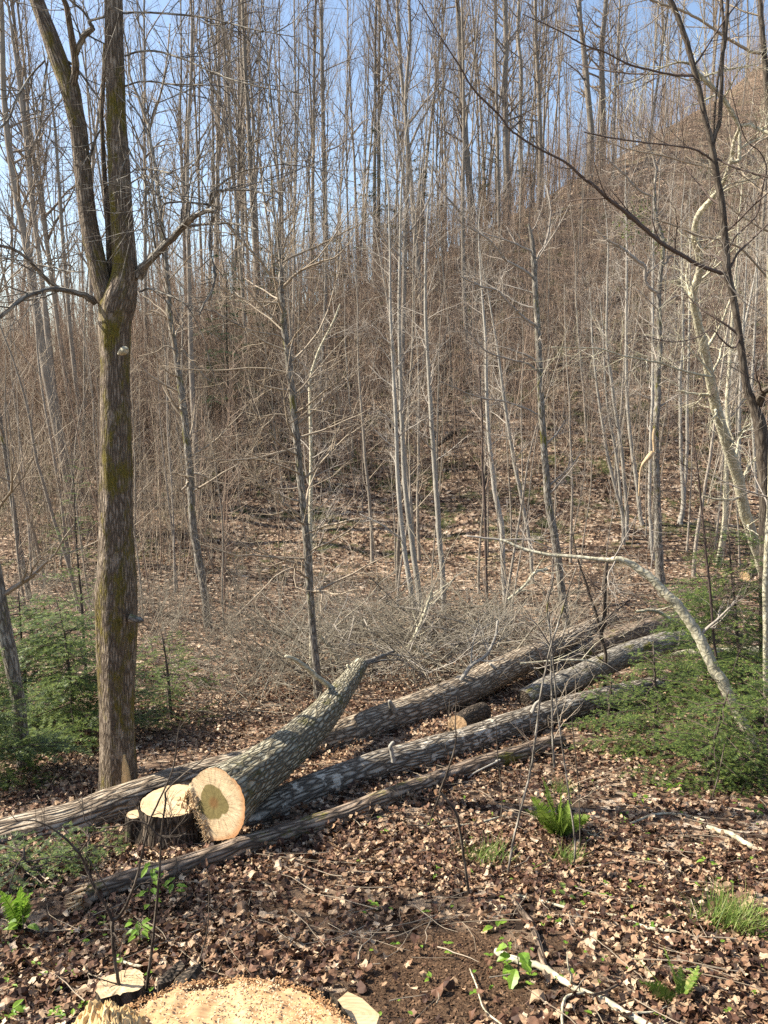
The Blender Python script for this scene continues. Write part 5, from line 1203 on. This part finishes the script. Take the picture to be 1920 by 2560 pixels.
def seedling(label, px, py, h, nl, l, seed, teeth=False, name='seedling', mat='brightleaf'):
    rg = np.random.default_rng(seed); b = G(px, py); st = MB(); mb = MB(); p = walk(b - [0, 0, .02], (rg.normal() * .15, rg.normal() * .1, 1), h, 6, .08, 0, rg); st.tube(p, np.linspace(.004, .0015, 7), 5)
    for i in range(nl):
        u = .3 + .7 * (i + .5) / nl; c = np.array([np.interp(u * 6, range(7), p[:, k]) for k in range(3)]); a = rg.uniform(0, 6.28)
        e_ = c + np.array([math.cos(a), math.sin(a), .4]) * l * .5 * rg.uniform(.4, 1.2); st.tube([c, e_], [.0015, .001], 3)
        broadleaf(mb, e_, (math.cos(a), math.sin(a), .15 + rg.normal() * .3), l * rg.uniform(.6, 1.15), l * .27, rg, teeth)
    e = empty(name, b); tag(e, label, 'seedling'); st.build('stem', M['darktwig'], e); mb.build('leaves', M[mat], e, smooth=False); place_children(e)
seedling('leafy green seedling behind the forked foreground twig, lower left', 372, 2300, .38, 16, .055, 1)
seedling('lower leafy seedling between the two foreground twigs', 352, 2365, .2, 10, .055, 2)
seedling('small bright seedling right of the slim foreground twig', 425, 2245, .22, 7, .055, 3)
seedling('leafy seedling at the lower left edge beside the narrow fern', 60, 2345, .14, 8, .07, 4)
seedling('small green seedling by itself left of the near stump', 30, 2540, .08, 4, .05, 14)
seedling('holly like seedling with one big lit toothed leaf, right of the bare soil', 1300, 2440, .18, 7, .085, 5, True)
seedling('low three leaved seedling above the big toothed leaf', 1240, 2330, .05, 3, .06, 6)
seedling('upright seedling in the middle of the right hand leaf litter', 1418, 2265, .1, 6, .06, 7, mat='hemlock2')
seedling('small pale seedling right of the long thin stick', 1372, 2310, .05, 4, .045, 8)
seedling('tiny seedling with round leaves beyond the long thin stick', 1470, 2345, .04, 3, .045, 9)
seedling('bright seedling cluster near the right edge above the thick stick', 1690, 1980, .1, 9, .06, 10)
seedling('bright seedling at the right edge beneath the hemlock', 1885, 2045, .12, 7, .06, 11)
seedling('small seedling cluster between the fern and the right edge', 1600, 2005, .08, 8, .05, 12)
seedling('low seedling close to the right edge, left of the wide grass tuft', 1755, 2170, .08, 6, .05, 13)
def scatter_green():
    rg = np.random.default_rng(5); mb = MB()
    for i in range(240):
        px = rg.uniform(900, 1920); py = rg.uniform(1960, 2560)
        if rg.random() < .35: px, py = rg.uniform(0, 420), rg.uniform(2150, 2560)
        b = G(px, py) + [0, 0, .035]
        for j in range(rg.integers(1, 4)):
            a = rg.uniform(0, 6.28); broadleaf(mb, b, (math.cos(a), math.sin(a), .3), rg.uniform(.015, .035), .008, rg)
    o = mb.build('tiny_green_sprouts', M['brightleaf'], smooth=False); o['kind'] = 'stuff'
scatter_green()

# ------------------------------------------------------------------ foreground stems and sticks
def stem(name, label, cat, rows_list, Y, bk='darkbark', tw=0, L=.3, tm='darktwig', lean=None, k=8):
    t = MB(); c = t if tw < 6 else MB(); first = None
    for rows in rows_list:
        Y0, Y1 = (rows[0][3] if len(rows[0]) > 3 else Y), (rows[-1][3] if len(rows[-1]) > 3 else Y)
        p, r = trace([q[:3] for q in rows], Y0, Y1, 5, .12)
        if first is None: first = p[0].copy(); p, r = ground_base(p, r, 1.1, .06)
        t.tube(p, r, k)
        if tw: sprout(c, p, r, tw, L, (35, 65), .2, .98, .5, .14, .02, 5, 3, TWn(3, L * .5, minr=.0012), minr=.0016)
    if c is t: o = t.build(name, M[bk], origin=first); tag(o, label, cat); return
    e = empty(name, first); tag(e, label, cat); t.build('stem', M[bk], e)
    if c.n: c.build('twigs', M[tm], e)
    place_children(e)
Yf = foot(303, 2525)
stem('forked_twig', 'dark forked sapling in front of the stump, dividing into two bare twigs', 'sapling', [
  [(303, 2525, 9), (300, 2480, 9), (290, 2420, 9), (284, 2376, 9), (281, 2301, 10)],
  [(281, 2301, 9), (262, 2260, 8), (237, 2220, 8), (215, 2170, 7), (197, 2133, 6), (150, 2085, 5), (87, 2052, 4), (0, 2058, 3)],
  [(281, 2301, 9), (300, 2290, 8), (324, 2243, 7), (340, 2200, 6), (354, 2142, 6), (364, 2095, 5), (373, 2054, 5), (386, 2026, 5), (420, 1954, 4), (436, 1907, 4), (444, 1840, 3), (452, 1800, 2)],
  [(235, 2215, 4), (215, 2140, 3), (280, 2240, 3)],
  [(197, 2133, 4), (225, 2095, 3), (235, 2070, 3), (212, 2050, 3), (205, 2000, 2)],
  [(372, 2062, 4), (335, 2052, 4), (300, 2065, 3), (240, 2070, 3)],
  [(372, 2062, 4), (400, 2090, 3), (440, 2092, 3), (465, 2083, 2)]], Yf, tw=5, L=.16)
stem('slim_twig', 'slim upright bare sapling right of the forked twig, ending in a slanting tip', 'sapling', [
  [(365, 2500, 8), (372, 2430, 8), (382, 2359, 7), (392, 2260, 7), (399, 2174, 6), (405, 2075, 5), (414, 2000, 5), (417, 1976, 4), (460, 1935, 4), (500, 1905, 4), (528, 1878, 3)],
  [(405, 2085, 3), (425, 2060, 3), (436, 2035, 2)], [(402, 2130, 3), (380, 2070, 2), (330, 2050, 2)]], foot(365, 2500), tw=4, L=.15)
stem('thin_twig', 'thin reddish twig standing in the leaves right of the slim upright sapling', 'twig', [[(473, 2465, 4), (505, 2380, 4), (520, 2310, 3), (523, 2200, 3)]], foot(473, 2465), tw=3, L=.15)
Yr = foot(1267, 2195)
stem('leaning_pole', 'pale thin pole leaning right, crossing the lichen spotted log', 'sapling', [[(1267, 2195, 6), (1284, 2100, 6), (1308, 2000, 6), (1330, 1905, 6), (1353, 1731, 6), (1365, 1670, 5), (1377, 1616, 5), (1395, 1560, 5), (1417, 1490, 4), (1440, 1420, 3)]], Yr, bk='greybark', tw=6, L=.35)
stem('thin_sapling', 'thin dark upright sapling right of the leaning pale pole', 'sapling', [[(1435, 2170, 5), (1437, 2100, 5), (1424, 2000, 4), (1411, 1905, 4), (1394, 1778, 4), (1382, 1645, 4), (1377, 1590, 3), (1368, 1520, 4), (1385, 1440, 3)],
   [(1377, 1616, 4), (1340, 1560, 3), (1310, 1540, 2)], [(1380, 1640, 4), (1410, 1580, 3), (1418, 1520, 2)]], foot(1435, 2170), tw=9, L=.4, bk='greybark', tm='twig')
stem('brown_sapling', 'brown sapling standing behind the leaning pole against the thinnest log', 'sapling', [[(1386, 1930, 7), (1382, 1850, 6), (1380, 1760, 6), (1378, 1674, 5), (1376, 1600, 4), (1372, 1530, 4)]], foot(1386, 1930), tw=12, L=.5, bk='greybark', tm='twig')
stem('bent_twig', 'dark bent twig with a sharp elbow, left of the fern', 'sapling', [
   [(1174, 2245, 7), (1162, 2160, 7), (1145, 2048, 7), (1125, 2010, 7), (1099, 1980, 6)], [(1099, 1980, 6), (1118, 1930, 5), (1139, 1859, 4), (1138, 1800, 3), (1142, 1740, 2)], [(1101, 1984, 5), (1075, 2052, 4), (1070, 2064, 4), (1020, 2062, 3)]], foot(1174, 2245), tw=4, L=.25)
for i, (lab, rows) in enumerate([
   ('fine dark twig standing left of the bent twig with the elbow', [(1250, 2075, 3), (1255, 1990, 3), (1245, 1900, 3), (1240, 1800, 2)]),
   ('fine upright twig behind the fern', [(1450, 2140, 4), (1448, 2000, 3), (1440, 1900, 3), (1430, 1800, 2)]),
   ('short fine twig right of the wide open leaf litter', [(1780, 2000, 4), (1800, 1920, 3), (1812, 1860, 3)]),
   ('thin pale twig with a fork at the right edge', [(1770, 1790, 4), (1835, 1690, 4), (1838, 1650, 4), (1870, 1600, 3), (1915, 1575, 2)]),
   ('short dark twig standing by the slim seedling', [(445, 2220, 3), (442, 2160, 3), (438, 2130, 2)]),
   ('slender twig in the dark leaves right of the thinnest log end', [(640, 2130, 4), (642, 2110, 3)])]):
    stem('fine_twig', lab, 'twig', [rows], foot(rows[0][0], rows[0][1]) , tw=3, L=.2)
def stick(label, rows, mat='palebark', tw=0, name='stick', cat='stick', lift=.03, L=.2):
    P = []
    for r in rows:
        g = gp(r[0], r[1], lift); t_ = np.linalg.norm(g - [0, 0, CAMZ]); P.append(np.append(g, .5 * r[2] / F * (g[1] * cp + (CAMZ - g[2]) * sp_)))
    Q = cr(np.array(P), 6); mb = MB(); pts, rad = Q[:, :3] + rng.normal(size=(len(Q), 3)) * Q[:, 3:4] * .12, Q[:, 3]
    mb.tube(pts, rad, 10, disp=barkdisp(.12, 3, .12, len(label)), cap0=True)
    if tw: sprout(mb, pts, rad, tw, L, (30, 60), .2, .95, .5, .15, .0, 5, 4, None, minr=.0015)
    o = mb.build(name, M[mat], origin=pts[0]); tag(o, label, cat)
stick('thick pale fallen branch running to the bottom edge, lower right', [(1240, 2378, 16), (1255, 2388, 18), (1307, 2405, 18), (1353, 2417, 18), (1400, 2446, 18), (1458, 2480, 18), (1515, 2503, 18), (1562, 2532, 18), (1650, 2580, 19)], tw=4)
stick('brown peeling branch crossing under the thick pale one', [(1285, 2250, 12), (1296, 2266, 13), (1325, 2307, 16), (1345, 2353, 16), (1359, 2405, 17), (1371, 2463, 18)], 'logbark4', lift=.02)
stick('long thin pale stick slanting across the leaves', [(1290, 2237, 5), (1342, 2249, 6), (1452, 2278, 7), (1539, 2289, 7), (1614, 2318, 8), (1689, 2330, 9)])
stick('thin crooked stick on the bare soil', [(1174, 2422, 3), (1191, 2463, 4), (1209, 2521, 4), (1255, 2562, 5)])
stick('twig curving down from the thick pale branch to the bottom edge', [(1463, 2480, 7), (1411, 2498, 7), (1405, 2575, 7)], lift=.04)
stick('broken twig lying right of the thick pale branch', [(1480, 2490, 8), (1510, 2480, 7), (1545, 2462, 6)], 'logbark4', lift=.06)
stick('arched pale stick left of the mottled short branch, right side', [(1579, 2058, 6), (1643, 2035, 6), (1712, 2038, 6), (1765, 2052, 5)])
stick('short mottled branch lying close to the right edge', [(1770, 2069, 12), (1828, 2087, 14), (1880, 2118, 13)])
stick('long pale stick lying left of the fern', [(1105, 2066, 4), (1191, 2058, 5), (1278, 2035, 6)])
stick('short pale stick lying right of the fern', [(1458, 2075, 6), (1480, 2088, 6), (1520, 2097, 5)])
stick('pale stick lying among the dark leaves left of the near stump', [(285, 2395, 6), (330, 2412, 7), (362, 2416, 7)])
stick('slanting dark twig lying over the leaves in the lower middle', [(455, 2255, 4), (520, 2215, 4), (600, 2205, 4), (680, 2210, 3)], 'darkbark', 4)
stick('thin dark branch lying in the leaves below the thinnest log', [(330, 2370, 5), (420, 2300, 4), (500, 2290, 4)], 'darkbark', 4)
def twig_litter():
    rg = np.random.default_rng(8); mb = MB()
    for i in range(900):
        y = rg.uniform(1.6, 11) if rg.random() < .75 else rg.uniform(11, 22); x = rg.uniform(-1, 1) * (.52 * y + .3); a = rg.uniform(0, 6.28)
        L_ = rg.uniform(.1, .55); p = walk((x, y, 0), (math.cos(a), math.sin(a), 0), L_, 5, .16, 0, rg); p[:, 2] = H(p[:, 0], p[:, 1]) + .035 + rg.uniform(0, .04) * np.linspace(rg.random(), rg.random(), 6)
        r = rg.uniform(.0012, .0045); mb.tube(p, np.linspace(r, r * .4, 6), 4)
    o = mb.build('fallen_twigs', M['twig']); o['kind'] = 'stuff'
twig_litter()

# ------------------------------------------------------------------ brush pile of felled tops
def brush():
    rg = np.random.default_rng(9)
    def pile(name, N, xr, yr, hmax, mat, Lr, r0, seed):
        mb = MB()
        while N > 0:
            y = rg.uniform(*yr); a = rg.uniform(*xr); x = a * y
            hh = hmax * (.5 + .8 * vnoise(x * .7 + seed, y * .7)) * math.sin(math.pi * (y - yr[0]) / (yr[1] - yr[0])) ** .5
            z = float(H(x, y)) + rg.uniform(0, hh); az = rg.uniform(0, 6.28); el = rg.normal() * .35 + .12
            L_ = rg.uniform(*Lr); p = walk((x, y, z), (math.cos(az) * math.cos(el), math.sin(az) * math.cos(el), math.sin(el)), L_, 5, .13, .01, rg)
            p[:, 2] = np.maximum(p[:, 2], H(p[:, 0], p[:, 1]) + .01)
            r = r0 * rg.uniform(.4, 1.4); ra = np.linspace(r, r * .3, 6); mb.tube(p, ra, 3)
            sprout(mb, p, ra, 3, L_ * .5, (20, 60), .1, .95, .6, .14, .0, 3, 3, None, rg, minr=.0035)
            N -= 1
        o = mb.build(name, M[mat]); o['kind'] = 'stuff'
    pile('brush_pile', 560, (-.13, .17), (11.3, 16.5), .8, 'brushtwig', (.5, 1.6), .010, 1)
    pile('felled_limbs', 70, (-.14, .2), (11.5, 16.5), .8, 'brushtwig', (.8, 2.4), .022, 5)
    pile('pale_brush', 170, (-.12, .24), (11.5, 17), .9, 'paletwig', (.5, 1.7), .012, 2)
    pile('hollow_brush', 200, (-.30, -.06), (9.0, 13), .7, 'brushtwig', (.4, 1.3), .007, 3)
    pile('hemlock_side_brush', 300, (.12, .45), (12, 18), .8, 'brushtwig', (.4, 1.4), .008, 4)
brush()
P_ = []
for lab, rows, Yb in [
   ('thick pale dead limb slanting up out of the brush pile', [(1020, 1620, 10), (1040, 1585, 10), (1055, 1550, 9), (1072, 1500, 8), (1079, 1478, 7)], 13),
   ('short pale dead limb lying in the middle of the brush pile', [(1034, 1616, 12), (1060, 1635, 12), (1090, 1662, 12), (1110, 1685, 10)], 12.2),
   ('white peeled limb crossing in front of the second log', [(1301, 1659, 5), (1365, 1653, 5), (1440, 1650, 6), (1480, 1654, 5), (1504, 1668, 5)], 10.3),
   ('pale dead limb in the left of the brush pile', [(800, 1590, 9), (840, 1640, 9), (870, 1690, 8)], 12),
   ('leaning pale limb by the right side of the brush pile', [(1270, 1500, 7), (1310, 1465, 7), (1340, 1430, 8), (1370, 1424, 7)], 15),
   ('long curved pale limb beneath the hemlock shoot', [(1590, 1530, 8), (1635, 1526, 9), (1670, 1545, 9), (1710, 1570, 8), (1740, 1600, 6)], 11.5)]:
    p, r = trace(rows, Yb, Yb + .3, 5, .12); mb = MB(); mb.tube(p, r, 8, disp=barkdisp(.1, 3, .1, 1)); sprout(mb, p, r, 7, .5, (30, 60), .2, .98, .5, .14, .02, 5, 3, None, minr=.003)
    o = mb.build('dead_limb', M['palebark'], origin=p[0]); tag(o, lab, 'limb')

# unseen hemlock added beyond the left edge to cast shade on the near slope
hemlock('hemlock', 'unseen tall narrow hemlock, added outside the left edge to shade the near leaves', np.array([-6.6, 4.25, float(H(-6.6, 4.25))]), 7.2, 90, 1.25, 'hemlock', 51, leaf=.035, tr=.09, dens=.6, z0=.3)

# lumps of bare soil
_c = gp(1150, 2440)[:2]
def _on_soil():
    while True:
        x, y = _c[0] + rng.normal() * .4, _c[1] + rng.normal() * .35
        if rng.random() < float(soilmask(x, y)): return x, y
m_, nt_, b_ = newmat('crumbly_soil'); g_ = nt_.nodes.new('ShaderNodeNewGeometry')
nt_.links.new(ramp(nt_, g_.outputs['Random Per Island'], [(0, (.035, .018, .010)), (.6, (.10, .056, .03)), (1, (.19, .115, .065))]).outputs[0], b_.inputs['Base Color']); M['soil'] = m_
chips('soil_clods', '', _on_soil, 5200, .004, .022, 'soil', lambda x, y: float(H(x, y)) + rng.uniform(-.003, .004))

# leaves drifted against and lying on the felled logs
def drift():
    rg = np.random.default_rng(77); mb = MB(); shapes = [leaf_shape(rg, rg.uniform(.45, .95)) for _ in range(6)]; P = []
    for o in [x for x in C.objects if x.get('category') in ('log', 'stump') and x.type == 'EMPTY']:
        bk = [c_ for c_ in o.children if c_.name.startswith('bark') and not c_.name.startswith('bark_rim')][0]; me = bk.data
        co = np.empty(len(me.vertices) * 3, np.float32); me.vertices.foreach_get('co', co); co = co.reshape(-1, 3)
        if o['category'] == 'stump' and o.name == 'near_stump': continue
        g = H(co[:, 0], co[:, 1]); low = np.abs(co[:, 2] - g) < .05; q = co[low]
        if len(q): 
            n = min(900, len(q) // 2); sel = q[rg.integers(len(q), size=n)]; c_ = co.mean(0); d = sel[:, :2] - 0
            jit = rg.normal(size=(n, 2)) * .07; xy = sel[:, :2] + jit; P += list(np.column_stack([xy, H(xy[:, 0], xy[:, 1]) + rg.uniform(.01, .09, n)]))
    P = np.array(P); kk = rg.integers(6, size=len(P))
    for k, A in enumerate(shapes):
        m = kk == k; n = int(m.sum()); merge_copies(mb, A, xf(P[m], rg.uniform(0, 6.28, n), rg.uniform(.03, .075, n), rg.normal(size=n) * .6, rg.normal(size=n) * .6))
    o = mb.build('drifted_leaves', M['litter'], smooth=False); o['kind'] = 'stuff'
drift()
